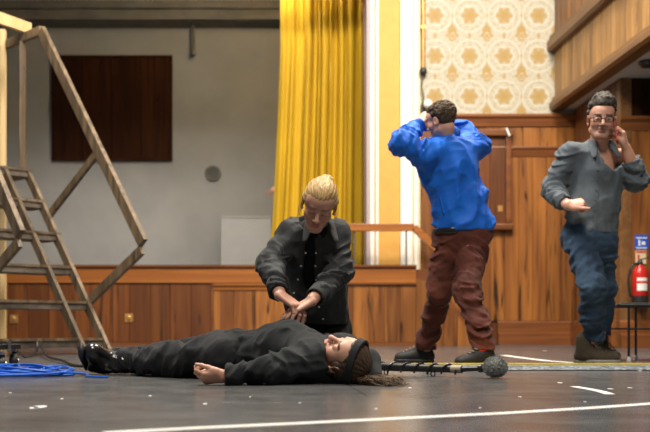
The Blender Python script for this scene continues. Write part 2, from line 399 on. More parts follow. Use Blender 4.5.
# shuttered window
wx0, wx1, wz0, wz1 = X(52, BD), X(172.5, BD), Z(161, BD), Z(56, BD)
win = empty('window_1', ((wx0+wx1)/2, BD, wz0), kind='structure')
nbw = 4; ww = (wx1-wx0-0.08)/nbw
ms = chamfer_box_mesh('shutter_board', ww-0.004, 0.04, wz1-wz0-0.08, 0.005)
for i in range(nbw): new('shutter_board', ms, M['shutter'], win, (wx0+0.04+(i+.5)*ww, BD-0.002, wz0+0.04))
for a_, b_ in (((wx0, wz0), (wx0+0.04, wz1)), ((wx1-0.04, wz0), (wx1, wz1)), ((wx0+0.04, wz0), (wx1-0.04, wz0+0.04)), ((wx0+0.04, wz1-0.04), (wx1-0.04, wz1))):
    MB().box((a_[0], BD-0.06, a_[1]), (b_[0], BD-0.001, b_[1])).build('window_frame', M['shutter'], win)
# round vent
p = P(213, 173.5, BD)
vt = empty('wall_vent', (p[0], BD, p[2]), 'round grey ventilation grille on the plaster wall beside the curtain', 'vent')
MB().lathe((p[0], BD-0.001, p[2]), [(0.14, 0), (0.14, 0.03), (0.12, 0.045), (0.105, 0.045), (0.10, 0.02)], (0, -1, 0), 24).build('rim', M['beam'], vt, True)
for i in range(6):
    zz = p[2]-0.085+i*0.034; hw = math.sqrt(max(0.0, 0.105**2-(zz-p[2])**2))*0.95
    MB().beam((p[0]-hw, BD-0.035, zz), (p[0]+hw, BD-0.035, zz), 0.012, 0.018).build('slat', M['beam'], vt)
# white board leaning against the back wall
bx0, bx1, bz1 = X(221, 16.8), X(271, 16.8), Z(215, 16.8)
lb = empty('white_panel', ((bx0+bx1)/2, 16.8, ST), 'plain white board standing against the plaster wall behind the stage edge', 'board')
q = MB(); q.add([(bx0,16.72,ST+.001),(bx1,16.72,ST+.001),(bx1,16.78,ST+.001),(bx0,16.78,ST+.001),(bx0,16.92,bz1),(bx1,16.92,bz1),(bx1,16.98,bz1),(bx0,16.98,bz1)],
      [(0,3,2,1),(4,5,6,7),(0,1,5,4),(1,2,6,5),(2,3,7,6),(3,0,4,7)]); q.build('board', M['boardwhite'], lb)
fr = MB(); fr.beam((bx0, 16.915, bz1-0.02), (bx1, 16.915, bz1-0.02), 0.03, 0.03); fr.beam((bx0+.015, 16.713, ST+.01), (bx0+.015, 16.905, bz1-.03), 0.03, 0.03); fr.beam((bx1-.015, 16.713, ST+.01), (bx1-.015, 16.905, bz1-.03), 0.03, 0.03)
fr.build('edging', M['boardwhite'], lb)

# ------------------------------------------------------------------ proscenium, end wall of the hall
pil = empty('wall_proscenium', (X(392, WD), WD, 0), kind='structure')
def vstrip(name, u0, u1, y, m, z0=0.0, z1=6.2, back=WD+0.3, bevel=0): return MB().box((X(u0, WD), y, z0), (X(u1, WD), back, z1)).build(name, m, pil, bevel=bevel)
vstrip('pier', 366.5, 420, WD+0.03, M['white'])
vstrip('edge_band', 366.3, 369.4, WD-0.03, M['mauve'])
vstrip('moulding', 369.6, 374.0, WD-0.05, M['white'], bevel=0.012)
vstrip('gilt_line', 374.1, 375.4, WD-0.01, M['gold'])
vstrip('moulding', 375.5, 378.4, WD-0.04, M['white'], bevel=0.01)
vstrip('pilaster_panel', 378.6, 399.8, WD+0.0, M['gold'])
vstrip('moulding', 400, 412, WD-0.05, M['white'], bevel=0.015)
vstrip('gilt_line', 412.1, 413.6, WD-0.01, M['cream'])
vstrip('moulding', 413.8, 417.5, WD-0.035, M['white'], bevel=0.01)
vstrip('edge_band', 417.6, 420, WD-0.01, M['cream'])
MB().box((-8, WD, 4.42), (X(366, WD), WD+0.3, 7.5)).build('header', M['white'], pil)
MB().box((-8, WD, ST), (-5.2, WD+0.3, 4.42)).build('pier_left', M['white'], pil)

xw0, xw1 = X(420, WD), 6.4
ew = empty('wall_hall_end', ((xw0+xw1)/2, WD, 0), kind='structure')
zt0, zt1 = Z(127, WD), Z(115, WD)
MB().box((xw0, WD, zt1-0.02), (xw1, WD+0.3, 7.0)).build('wallpaper', M['wallpaper'], ew)
MB().box((xw0, WD, 0), (xw1, WD+0.3, zt1-0.02)).build('wall_core', M['dpanel'], ew)
cap = [(WD, zt1), (WD-0.08, zt1), (WD-0.08, zt1-0.03), (WD-0.05, zt1-0.06), (WD-0.04, zt0), (WD, zt0)]
xc = 4.05                                    # face of the lobby box under the balcony
BF = 10.9
MB().profx(cap, xw0, xc).build('dado_cap', M['trim'], ew)
zr1, zr0 = Z(147, WD), Z(157, WD)
zb1 = Z(321, WD)
# upper row of boards, rail, lower boards
nup = 9; w_up = (xc-xw0)/nup
mu = chamfer_box_mesh('board', w_up-0.003, 0.022, zt0-zr1-0.004, 0.003)
for i in range(nup): new('board', mu, M['dpanel'] if i % 2 else M['panel'], ew, (xw0+(i+.5)*w_up, WD, zr1+0.002))
MB().profx([(WD, zr1), (WD-0.055, zr1), (WD-0.06, zr1-0.02), (WD-0.04, zr1-0.05), (WD-0.03, zr0), (WD, zr0)], xw0, xc).build('chair_rail', M['trim'], ew)
nlo = 11; w_lo = (xc-xw0)/nlo
ml = chamfer_box_mesh('board', w_lo-0.003, 0.022, zr0-zb1-0.004, 0.003)
for i in range(nlo): new('board', ml, M['panel'], ew, (xw0+(i+.5)*w_lo, WD, zb1+0.002))
base_prof = lambda y: [(y, zb1), (y-0.03, zb1), (y-0.045, zb1-0.02), (y-0.05, 0.16), (y-0.075, 0.14), (y-0.085, 0.0), (y, 0.0)]
MB().profx(base_prof(WD), X(497, WD), xc).build('skirting', M['trim'], ew)
# framed panel behind the man in blue
fx0, fx1, fz0, fz1 = X(452, WD), X(510, WD), Z(229, WD), Z(131, WD)
fp = empty('wall_panel', ((fx0+fx1)/2, WD-0.03, fz0), 'dark wood framed panel fixed on the end wall wainscot', 'panel')
yb = WD-0.024
for a_, b_, t in (((fx0, fz0-0.02), (fx1+0.02, fz0+0.06), .09), ((fx0, fz1-0.08), (fx1+0.02, fz1), .09), ((fx0, fz0+0.06), (fx0+0.07, fz1-0.08), .07), ((fx1-0.07, fz0+0.06), (fx1, fz1-0.08), .07)):
    MB().box((a_[0], yb-t, a_[1]), (b_[0], yb, b_[1])).build('frame', M['trim'], fp, bevel=0.015)
for i in range(3):
    a_ = fx0+0.07+i*(fx1-fx0-0.14)/3; MB().box((a_+0.002, yb-0.03, fz0+0.06), (a_+(fx1-fx0-0.14)/3-0.002, yb, fz1-0.08)).build('infill_board', M['dpanel'], fp, bevel=0.003)
MB().beam(P(506, 128, WD-0.13), P(509.5, 136, WD-0.13), 0.03, 0.02).build('tape_scrap', M['paper'], fp)
MB().box((X(497, WD), yb-0.034, Z(212, WD)), (X(501.5, WD), yb-0.031, Z(206, WD))).build('notice', M['slat'], fp)
# brass pipe with shut-off valve, wall lamp
px_ = X(422.5, WD)
bp = empty('brass_pipe', (px_, WD, Z(115, WD)), 'brass conduit pipe running down the edge of the damask wallpaper', 'pipe')
MB().tube([(px_, WD-0.05, Z(70, WD)), (px_, WD-0.05, 6.0)], 0.023, 10).build('pipe', M['brass'], bp, True)
MB().lathe((px_, WD-0.05, Z(76, WD)), [(0.03, 0), (0.045, 0.02), (0.045, 0.07), (0.03, 0.09)], (0, 0, 1), 12).build('coupling', M['black_metal'], bp, True)
MB().box((px_-0.03, WD-0.08, Z(30, WD)), (px_+0.03, WD-0.001, Z(27, WD))).build('pipe_clip', M['brass'], bp)
MB().tube([P(422.5, 76, WD-0.05), P(421.5, 88, WD-0.06), P(423.5, 97, WD-0.05), P(423, 104, WD-0.04)], 0.008, 6).build('flex', M['black_metal'], bp, True)
sl = empty('wall_lamp', (X(426, WD), WD, Z(118, WD)), 'small white globe wall lamp on a black switch box by the brass pipe', 'lamp')
MB().box((X(420.5, WD), WD-0.075, Z(114, WD)), (X(424.5, WD), WD-0.001, Z(104, WD))).build('switch_box', M['black_plastic'], sl, bevel=0.008)
q = P(428, 104, WD-0.12)
MB().lathe(q-V3(0, 0, .055), [(.001,0),(.03,.008),(.05,.03),(.056,.055),(.05,.08),(.03,.102),(.001,.11)], (0, 0, 1), 16).build('globe', M['opal'], sl, True)
MB().tube([(q[0]-0.045, q[1], q[2]-0.01), (X(423, WD), WD-0.08, q[2]-0.05)], 0.012, 8).build('arm', M['black_plastic'], sl, True)

# ------------------------------------------------------------------ balcony along the right side
BX = X(553, WD)
bz0, bz1 = 2.93, 3.66
bal = empty('balcony', (BX, 9, bz0), 'timber fronted balcony with vertical boards running along the right side', 'balcony')
MB().box((BX+0.121, 4.0, bz0+0.01), (7.2, WD-0.012, bz0+0.22)).build('soffit', M['soffit'], bal)
MB().box((BX+0.04, 4.0, bz0+0.22), (BX+0.12, WD-0.012, bz1+1.3)).build('core', M['dpanel'], bal)
def ymould(name, prof, m): return MB().prism(prof, 4.0, WD-0.012).build(name, m, bal)
ymould('lower_moulding', [(BX+0.12, bz0), (BX-0.02, bz0), (BX-0.05, bz0+0.03), (BX-0.05, bz0+0.09), (BX-0.02, bz0+0.12), (BX-0.02, bz0+0.15), (BX+0.0, bz0+0.17), (BX+0.12, bz0+0.17)], M['btrim'])
ymould('upper_moulding', [(BX+0.04, bz1), (BX-0.05, bz1), (BX-0.08, bz1+0.03), (BX-0.08, bz1+0.13), (BX-0.05, bz1+0.15), (BX-0.05, bz1+0.19), (BX+0.0, bz1+0.22), (BX+0.04, bz1+0.22)], M['btrim'])
def side_board(name, wy, h, c=0.006, t=0.03):         # board lying in the plane x = BX, front towards -x
    y = wy/2
    vs = [(0,-y,0),(0,y,0),(0,y,h),(0,-y,h),(-t+c,-y,0),(-t+c,y,0),(-t+c,y,h),(-t+c,-y,h),(-t,-y+c,0),(-t,y-c,0),(-t,y-c,h),(-t,-y+c,h)]
    fs = [(0,1,2,3),(8,11,10,9),(4,8,9,5),(5,9,10,6),(6,10,11,7),(7,11,8,4),(0,4,5,1),(1,5,6,2),(2,6,7,3),(3,7,4,0)]
    me = bpy.data.meshes.new(name); me.from_pydata(vs, [], fs); return me
mb1 = side_board('board', 0.138, bz1-bz0-0.172); mb2 = side_board('board', 0.258, 0.9)
for i in range(40): new('board', mb1, M['slat'], bal, (BX+0.04, WD-0.10-i*0.14, bz0+0.171))
mb2.materials.append(M['panel'])
for i in range(18): new('upper_board', mb2, None, bal, (BX+0.04, WD-0.16-i*0.26, bz1+0.221))
MB().lathe((X(648, 10.2), 10.2, bz0+0.012), [(0.06, -0.06), (0.10, -0.02), (0.10, 0.0)], (0, 0, 1), 16).build('downlight', M['black_metal'], bal, True)

# ------------------------------------------------------------------ lobby under the balcony
lob = empty('wall_lobby', (xc, BF, 0), kind='structure')
MB().box((xc, BF, 0), (7.2, WD, bz0+0.008)).build('lobby_core', M['dpanel'], lob)
zrl = Z(150, WD)
zc1, zc0 = Z(117, BF), Z(131, BF)
for i in range(6):
    x0 = xc+0.10+i*0.33; m_ = M['panel']
    MB().box((x0+0.002, BF-0.022, zb1), (x0+0.328, BF, zc0)).build('board', m_, lob, bevel=0.003)
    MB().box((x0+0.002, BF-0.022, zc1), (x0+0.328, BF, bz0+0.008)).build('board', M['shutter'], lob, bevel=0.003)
MB().profx([(BF, zc1), (BF-0.07, zc1), (BF-0.07, zc1-0.03), (BF-0.04, zc1-0.07), (BF-0.03, zc0), (BF, zc0)], xc-0.03, 6.2).build('chair_rail', M['trim'], lob)
MB().box((xc-0.025, BF-0.03, 0.0), (xc+0.10, BF+0.10, bz0+0.008)).build('corner_post', M['btrim'], lob, bevel=0.006)
MB().profx(base_prof(BF), xc-0.03, 6.2).build('skirting', M['trim'], lob)
for i in range(5):
    ya = BF+0.11+i*0.275
    MB().box((xc-0.022, ya, zb1), (xc, ya+0.272, zr0)).build('side_board', M['panel'], lob, bevel=0.003)
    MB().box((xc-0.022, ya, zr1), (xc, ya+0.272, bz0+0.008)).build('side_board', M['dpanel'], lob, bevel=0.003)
MB().box((xc-0.055, BF+0.1, zr0), (xc, WD-0.09, zr1)).build('side_rail', M['trim'], lob, bevel=0.01)
MB().box((xc-0.07, BF+0.1, 0.0), (xc, WD-0.09, zb1)).build('side_skirting', M['trim'], lob, bevel=0.01)

# ------------------------------------------------------------------ yellow curtain
cu = MB(); nx_, nz_ = 420, 26
cx0t, cx0b, cx1 = X(281, CD), X(270.5, CD), X(372, CD)
vs = []; fs = []
rng = np.random.RandomState(4)
NF = 16; ph = np.cumsum(0.35+rng.rand(NF)**1.5*2.2); ph = ph/ph[-1]; am = 0.035+rng.rand(NF)*0.15
def fold(t, z):
    j = np.searchsorted(ph, t); a0 = ph[j-1] if j > 0 else 0.0; f_ = (t-a0)/max(1e-6, ph[min(j, NF-1)]-a0)
    return am[min(j, NF-1)]*(math.sin(PI*f_)**0.9)*(0.75+0.25*z)
for iz in range(nz_+1):
    z_ = iz/nz_; zz = ST+0.012+z_*(6.9-ST)
    left = cx0b+(cx0t-cx0b)*min(1, max(0, (zz-1.3)/2.6))**0.8
    for ix in range(nx_+1):
        t = ix/nx_; tt = t+0.004*math.sin(z_*5+t*23)
        y = CD-fold(min(max(tt, 0), .999), 1-z_)+0.012*math.sin(t*90+z_*3)
        vs.append((left+(cx1-left)*t, y, zz))
for iz in range(nz_):
    for ix in range(nx_):
        a_ = iz*(nx_+1)+ix; fs.append((a_, a_+1, a_+nx_+2, a_+nx_+1))
cu.add(vs, fs); cob = cu.build('curtain', M['curtain'], None, True, loc=((cx0b+cx1)/2, CD, ST+0.012))
sol = cob.modifiers.new('thickness', 'SOLIDIFY'); sol.thickness = 0.012; sol.offset = 1
tag(cob, 'tall pleated yellow velvet stage curtain gathered beside the white pilaster', 'curtain')

# ------------------------------------------------------------------ rolling wooden step unit on the left
su = empty('stage_stair', (-1.9, 8.9, 0), 'weathered wooden stair unit with open treads and slanting handrails', 'stairs')
upd = unit((-0.70, 0.76, 0)); wd_ = unit((-0.76, -0.70, 0))
O0 = V3(-0.877, 8.2, 0)
def S(k, z, t=0.0): return O0+V3(-0.70, 0.76, 0)*k+V3(-0.76, -0.70, 0)*t+V3(0, 0, z)
sl_dz = (1.73-0.136)/(1.81-0.60)
def kz(z): return 0.60+(z-0.136)/sl_dz
for t in (0.0, 0.24, 1.03):
    a_, b_ = S(kz(0.0)-0.02, 0.0, t), S(kz(1.72), 1.72, t)
    n_ = np.cross(unit(b_-a_), V3(-.76, -.70, 0))
    MB().beam(a_+V3(0, 0, .012), b_, 0.035, 0.085, up=unit(n_)).build('stringer', M['timber'], su, bevel=0.003)
for i in range(6):
    z_ = 0.136+i*0.319; k_ = kz(z_)
    td = MB(); pts = [S(k_-0.06, z_-0.075, -0.03), S(k_+0.20, z_-0.075, -0.03), S(k_+0.20, z_-0.075, 1.06), S(k_-0.06, z_-0.075, 1.06)]
    q = [p+V3(0, 0, .075) for p in pts]
    td.add(pts+q, [(0,1,2,3),(7,6,5,4),(0,4,5,1),(1,5,6,2),(2,6,7,3),(3,7,4,0)])
    ob = td.build('tread', M['tread'], su, bevel=0.004)
    MB().beam(S(k_-0.064, z_-0.008, -0.03), S(k_-0.064, z_-0.008, 1.06), 0.012, 0.022).build('nosing', M['timber'], ob)
for t in (-0.035, 1.065):
    r0, r1, r2 = S(0.045, 0.863+.045*1.354, t), S(1.60, 3.03, t), S(2.9, 3.03, t)
    MB().beam(r0, r1, 0.045, 0.10, up=unit(np.cross(unit(r1-r0), V3(-.76,-.70,0)))).build('handrail', M['timber'], su, bevel=0.004)
    MB().beam(r1, r2, 0.045, 0.085).build('landing_rail', M['timber'], su, bevel=0.004)
    # return to the stringer and middle brace
    MB().beam(S(0.06, 0.87, t), S(kz(0.42)+.02, 0.45, t), 0.035, 0.085).build('rail_return', M['timber'], su, bevel=0.003)
    MB().beam(S(0.60*1.1, 0.863+1.354*0.66*1.02, t), S(kz(1.28), 1.27, t), 0.035, 0.07).build('brace', M['timber'], su, bevel=0.003)
    MB().beam(S(1.93, 1.75, t), S(1.93, 3.0, t), 0.055, 0.055, up=V3(1, 0, 0)).build('post', M['timber'], su, bevel=0.003)
pf = MB(); pts = [S(1.93, 1.66, -0.03), S(3.2, 1.66, -0.03), S(3.2, 1.66, 1.06), S(1.93, 1.66, 1.06)]; q = [p+V3(0, 0, .09) for p in pts]
pf.add(pts+q, [(0,1,2,3),(7,6,5,4),(0,4,5,1),(1,5,6,2),(2,6,7,3),(3,7,4,0)]); pf.build('landing', M['tread'], su)
for k_, t in ((2.6, 0.0), (3.1, 0.0), (2.6, 1.0), (3.1, 1.0)):
    MB().beam(S(k_, 0.0, t), S(k_, 1.66, t), 0.07, 0.07, up=V3(1, 0, 0)).build('leg', M['timber'], su)
# new pine frame tied to the landing
pn = empty('pine_frame', tuple(S(2.1, 0, -0.1)), 'pale new pine timber frame standing behind the weathered stair unit', 'frame')
a_ = P(3.2, 348, 9.9); a_[2] = 0.002
MB().beam(a_, (a_[0], a_[1], P(3, 30, 9.9)[2]), 0.075, 0.05, up=V3(1, 0, 0)).build('upright', M['pine'], pn, bevel=0.003)
MB().beam(P(30, 29, 9.75), P(-30, 8, 9.0), 0.045, 0.11).build('crossbar', M['pine'], pn, bevel=0.003)
b2 = P(-26, 360, 9.05); b2[2] = 0.002
MB().beam(b2, (b2[0], b2[1], P(-26, 12, 9.05)[2]), 0.075, 0.05, up=V3(1, 0, 0)).build('upright', M['pine'], pn, bevel=0.003)

# ------------------------------------------------------------------ cables, caster stand
rng = np.random.RandomState(11)
def smooth_path(pts, n=8):
    pts = [np.asarray(p, float) for p in pts]; out = []
    for i in range(len(pts)-1):
        p0, p1, p2, p3 = pts[max(i-1, 0)], pts[i], pts[i+1], pts[min(i+2, len(pts)-1)]
        for j in range(n):
            t = j/n; out.append(0.5*((2*p1)+(-p0+p2)*t+(2*p0-5*p1+4*p2-p3)*t*t+(-p0+3*p1-3*p2+p3)*t**3))
    out.append(pts[-1]); return out
path = []
cxm, cym = X(34, 4.85)-0.13, 4.86
for i in range(64):
    a_ = i*1.05+rng.rand()*0.5; sx_ = 0.16+0.22*rng.rand(); sy_ = 0.14+0.22*rng.rand()
    path.append((cxm-0.06+0.13*math.sin(i*0.37)+sx_*math.cos(a_), cym+sy_*math.sin(a_), 0.008+0.055*(i/64)*rng.rand()*(1-abs(math.cos(a_))*.5)+(0.02 if i % 6 == 0 else 0)))
path += [(X(70, 4.7), 4.7, 0.02), (X(88, 4.6), 4.6, 0.009), (X(108, 4.55), 4.55, 0.008)]
cb = MB().tube(smooth_path(path, 7), 0.0052, 7).build('blue_cable', M['blue_cable'], None, True, loc=(cxm, cym, 0))
tag(cb, 'tangled heap of bright blue cable on the floor by the boot', 'cable')
k1 = MB().tube(smooth_path([S(0.5, 0.11, 0.62), P(41, 345, 8.0), P(47, 356, 7.2), (X(62, 6.4), 6.4, 0.02), (X(74, 5.9), 5.9, 0.008), (X(92, 5.8), 5.75, 0.008)], 8), 0.009, 7).build('black_cable', M['black_cable'], None, True)
tag(k1, 'black cable trailing from the stair unit across the floor', 'cable')
k2 = MB().tube(smooth_path([S(0.5, 0.11, 0.66), P(36, 352, 8.0), P(26, 357.5, 7.5), P(19, 352, 7.6), S(0.5, 0.11, 0.98)], 8), 0.009, 7).build('hanging_cable', M['black_cable'], None, True)
tag(k2, 'black cable hanging in a loop under the lowest stair tread', 'cable')
# caster foot of an equipment dolly
cd = 5.62
cs = empty('equipment_dolly', (X(5, cd), cd, 0), 'low black dolly foot with rubber caster beside the blue cable', 'dolly')
def caster(u, y, r, parent):
    x = X(u, y)
    wdl = MB().lathe((x-0.018, y, r), [(r*0.5, -0.004), (r*0.8, -0.004), (r, 0.004), (r, 0.032), (r*0.8, 0.04), (r*0.5, 0.04)], (1, 0.35, 0), 20).build('wheel', M['rubber'], parent, True)
    MB().lathe((x-0.018, y, r), [(r*0.35, -0.008), (r*0.35, 0.044)], (1, 0.35, 0), 12).build('hub', M['chrome'], wdl, True)
    MB().beam((x, y+0.0, r*2+0.012), (x, y, r*2+0.03), 0.03, 0.03, up=V3(1, 0, 0)).build('swivel', M['chrome'], parent)
    MB().beam((x, y+0.024, r), (x, y+0.024, r*2+0.02), 0.03, 0.005, up=V3(0,1,0)).build('fork', M['black_metal'], parent)
caster(13.5, cd, 0.043, cs); caster(1, cd-0.2, 0.036, cs)
MB().beam((X(16, cd), cd, 0.125), (X(-40, cd-0.3), cd-0.3, 0.125), 0.09, 0.03).build('frame', M['black_metal'], cs, bevel=0.005)
MB().tube([(X(9, cd-.1), cd-.1, 0.105), (X(9, cd-.1), cd-.1, 0.155)], 0.012, 8).build('bolt', M['chrome'], cs, True)

# ------------------------------------------------------------------ floor markings and scraps
def strip(name, pts, wdt, m, label, cat, z=0.0012, t=0.0012):
    b_ = MB(); vs = []; n = len(pts)
    for i, p in enumerate(pts):
        p = V3(*p); d_ = unit(V3(*pts[min(i+1, n-1)])-V3(*pts[max(i-1, 0)])); s_ = V3(-d_[1], d_[0], 0)*wdt/2
        vs += [p-s_+V3(0, 0, z-t), p+s_+V3(0, 0, z-t), p+s_+V3(0, 0, z), p-s_+V3(0, 0, z)]
    fs = [(0,1,2,3)]+[(4*n-1, 4*n-2, 4*n-3, 4*n-4)]
    for i in range(n-1):
        for k in range(4): fs.append((i*4+k, (i+1)*4+k, (i+1)*4+(k+1)%4, i*4+(k+1)%4))
    b_.add(vs, fs); o = b_.build(name, m, None, loc=tuple(V3(*pts[0])*V3(1,1,0))); return tag(o, label, cat)
def G(u, v): d = F*CH/(v-PY); return ((u-PX)/F*d, d, 0.0)                 # floor point
strip('floor_tape', [G(105, 433.2), G(190, 428.5), G(300, 423.5), G(400, 418.5), G(500, 413.6), G(590, 408.2), G(680, 401.8)], 0.042, M['tape'], 'long white tape line crossing the dark floor in front of the lying person', 'tape')
strip('floor_tape', [G(503, 355.3), G(525, 358.2), G(548, 361.0), G(572, 362.6)], 0.06, M['tape'], 'white tape line on the floor behind the cable ramp', 'tape')
strip('floor_tape', [G(574, 386.6), G(590, 389.3), G(601, 391.6), G(610, 394.3)], 0.035, M['tape'], 'short white tape mark on the floor in front of the cable ramp', 'tape')
ylo = F*CH/(372-PY); 
ramp = empty('cable_ramp', (X(520, 5.6), 5.6, 0), 'long speckled grey cable ramp with a yellow edge strip on the floor', 'cable ramp')
RX0, RX1 = X(372, 5.6), 3.2
MB().profx([(5.37, 0.001), (5.45, 0.022), (5.62, 0.022), (5.62, 0.001)], RX0, RX1).build('ramp_body', M['ramp'], ramp)
MB().profx([(5.36, 0.0008), (5.36, 0.005), (5.383, 0.005), (5.375, 0.0008)], RX0, RX1).build('front_edge', M['rubber'], ramp)
MB().profx([(5.621, 0.001), (5.621, 0.030), (5.66, 0.030), (5.72, 0.001)], RX0, RX1).build('yellow_edge', M['yellow'], ramp)
for i, (u, v, s_) in enumerate(((40, 407, 13), (34, 408, 8), (205, 404, 5), (610, 389, 4), (62, 399, 3), (376, 409, 3), (560, 383, 4), (630, 388, 3.5), (10, 393, 3), (410, 388, 3), (520, 397, 3), (150, 396, 3), (545, 351, 3), (640, 371, 3), (300, 403, 2.5), (480, 408, 2.5), (250, 397, 2), (585, 402, 2.4))):
    g = V3(*G(u, v)); sc_ = s_/F*g[1]; n = 7
    ps = [(g[0]+math.cos(2*PI*k/n)*sc_*(0.4+0.25*rng.rand()), g[1]+math.sin(2*PI*k/n)*sc_*(0.9+0.9*rng.rand())) for k in range(n)]
    o = MB().add([(x, y, 0.0002) for x, y in ps]+[(x, y, 0.0014) for x, y in ps], [tuple(range(n-1, -1, -1)), tuple(range(n, 2*n))]+[(k, (k+1) % n, (k+1) % n+n, k+n) for k in range(n)]).build('paint_flake', M['tape'] if i != 0 else M['paper'], None, loc=(g[0], g[1], 0))
    tag(o, ('larger torn white paper scrap lying on the dark floor' if i == 0 else 'smaller torn paper scrap touching the larger scrap on the floor') if i < 2 else 'small pale flake lying on the dark floor', 'scrap', 'torn paper scraps on the floor' if i < 2 else 'pale flakes scattered on the floor')

# ------------------------------------------------------------------ boom pole with furry microphone
bo = empty('boom_microphone', (X(440, 4.6), 4.6, 0), 'black boom pole with coiled cable and grey furry windscreen lying on the floor', 'microphone')
pa, pb, pc = V3(X(366, 5.0), 5.0, 0.040), V3(X(462, 4.66), 4.66, 0.038), V3(X(484, 4.60), 4.60, 0.045)
pole = MB().tube([pa, pa+(pb-pa)*.5, pb], [0.022, 0.020, 0.017], 10).build('pole', M['black_plastic'], bo, True)
tp = pa+(pb-pa)*0.90
MB().tube([tp, pb], 0.0190, 10).build('label_tape', M['silver_tape'], pole, True)
dirp = unit(pb-pa); sx_ = unit(np.cross(dirp, V3(0,0,1))); sy_ = np.cross(sx_, dirp)
coil = []
for i in range(121):
    t = i/120; a_ = t*2*PI*7; coil.append(pa+(pb-pa)*t*0.97+(sx_*math.cos(a_)+sy_*math.sin(a_))*(0.0225+(0.006 if 30 < i % 50 < 36 else 0)))
MB().tube(coil, 0.005, 6).build('coiled_cable', M['black_cable'], pole, True)
for f_ in (0.22, 0.71):
    c_ = pa+(pb-pa)*f_+V3(0, -0.006, -0.026); MB().tube([c_+V3(math.cos(a)*0.010, 0, math.sin(a)*0.012) for a in np.linspace(0, 2*PI, 13)], 0.003, 6).build('cable_hook', M['black_cable'], pole, True)
MB().tube([pb-dirp*.005, pc], [0.013, 0.011], 10).build('mount', M['black_metal'], bo, True)
MB().lathe(tuple(pc-dirp*0.028), [(0.012, 0), (0.02, 0.004), (0.02, 0.02), (0.012, 0.024)], dirp, 12).build('clamp', M['black_metal'], bo, True)
fc = V3(X(495.5, 4.55), 4.55, 0.053)
# fur: core ball plus short hairs
ball = MB(); n1, n2 = 22, 14; vs = []; fs = []
for i in range(n2+1):
    th_ = PI*i/n2
    for j in range(n1):
        ph_ = 2*PI*j/n1; vs.append(fc+V3(math.sin(th_)*math.cos(ph_)*0.050, math.sin(th_)*math.sin(ph_)*0.046, math.cos(th_)*0.044))
for i in range(n2):
    for j in range(n1): fs.append((i*n1+j, i*n1+(j+1)%n1, (i+1)*n1+(j+1)%n1, (i+1)*n1+j)[::-1])
ball.add(vs, fs); wsn = ball.build('windscreen', M['fur'], bo, True)
fur = MB(); nv = rng.normal(size=(2600, 3)); nv /= np.linalg.norm(nv, axis=1)[:, None]
for q in nv:
    a_ = fc+q*V3(.049,.045,.043); b_ = a_+unit(q+rng.normal(size=3)*0.5)*0.013; s_ = unit(np.cross(q, rng.normal(size=3)))*0.0013
    b_[2] = max(b_[2], 0.001); a_[2] = max(a_[2], 0.001)
    fur.add([a_-s_, a_+s_, b_], [(0, 1, 2)])
fo = fur.build('fur', M['fur'], wsn); fo['kind'] = 'stuff'

# ------------------------------------------------------------------ chair and fire extinguisher on the right
ch = empty('black_chair', (X(640, 7.0), 7.0, 0), 'black seated metal frame chair standing behind the walking man', 'chair')
x0, x1, ya, yb, zs = X(608, 7.0), X(608, 7.0)+0.44, 6.80, 7.22, 0.40
MB().box((x0+0.01, ya+.01, zs-0.022), (x1-0.01, yb-.01, zs)).build('seat', M['black_plastic'], ch, bevel=0.01)
def bar(pts, name, r=0.009, m='chrome'): MB().tube(pts, r, 8).build(name, M[m], ch, True)
bar([(x0, ya, zs-0.02), (x1, ya, zs-0.02)], 'seat_rail', 0.011, 'black_metal'); bar([(x0, yb, zs-0.02), (x1, yb, zs-0.02)], 'seat_rail', 0.011, 'black_metal'); bar([(x0, ya, zs-0.02), (x0, yb, zs-0.02)], 'seat_rail', 0.011, 'black_metal')
for (xa, yy) in ((x0+0.07, ya), (x0+0.07, yb), (x1-0.16, ya), (x1-0.16, yb)):
    bar([(xa, yy, zs-0.02), (xa, yy, 0.012)], 'leg', 0.009, 'black_metal')
    MB().lathe((xa, yy, 0), [(0.016, 0), (0.016, 0.014), (0.010, 0.03)], (0, 0, 1), 10).build('foot_cap', M['paper'], ch, True)
bar([(x0+0.07, ya, 0.22), (x1-0.16, ya, 0.22)], 'stretcher', 0.006, 'black_metal'); bar([(x0+0.07, yb, 0.22), (x1-0.16, yb, 0.22)], 'stretcher', 0.006, 'black_metal')
for yy in (ya, yb): bar(smooth_path([(x1, yy, zs-0.02), (x1+0.03, yy, zs+0.1), (x1+0.09, yy, zs+0.42)], 6), 'back_post', 0.011, 'black_metal')
q = MB().box((x1+0.055, ya, zs+0.22), (x1+0.085, yb, zs+0.42)).build('backrest', M['black_plastic'], ch, bevel=0.008)

ed = BF-0.12; ex, ez0 = X(640, ed), Z(302, ed)
fe = empty('fire_extinguisher', (ex, ed, ez0), 'red fire extinguisher with black hose hanging on the wood panelled wall', 'extinguisher')
H = Z(262, ed)-ez0; R_ = 0.082
MB().lathe((ex, ed, ez0), [(R_*.8, 0), (R_, 0.02), (R_, H*.72), (R_*.85, H*.82), (R_*.4, H*.90), (R_*.35, H*.93)], (0, 0, 1), 24).build('cylinder', M['red_paint'], fe, True)
MB().lathe((ex, ed, ez0-0.004), [(R_+.004, 0), (R_+.004, 0.07)], (0, 0, 1), 24).build('base_ring', M['black_plastic'], fe, True)
MB().lathe((ex, ed, ez0+H*.93), [(0.03, 0), (0.03, 0.03), (0.02, 0.05)], (0, 0, 1), 14).build('valve', M['black_metal'], fe, True)
MB().beam((ex-0.02, ed, ez0+H*.93+.05), (ex+0.09, ed-.02, ez0+H*.93+.075), 0.022, 0.014).build('lever', M['black_metal'], fe)
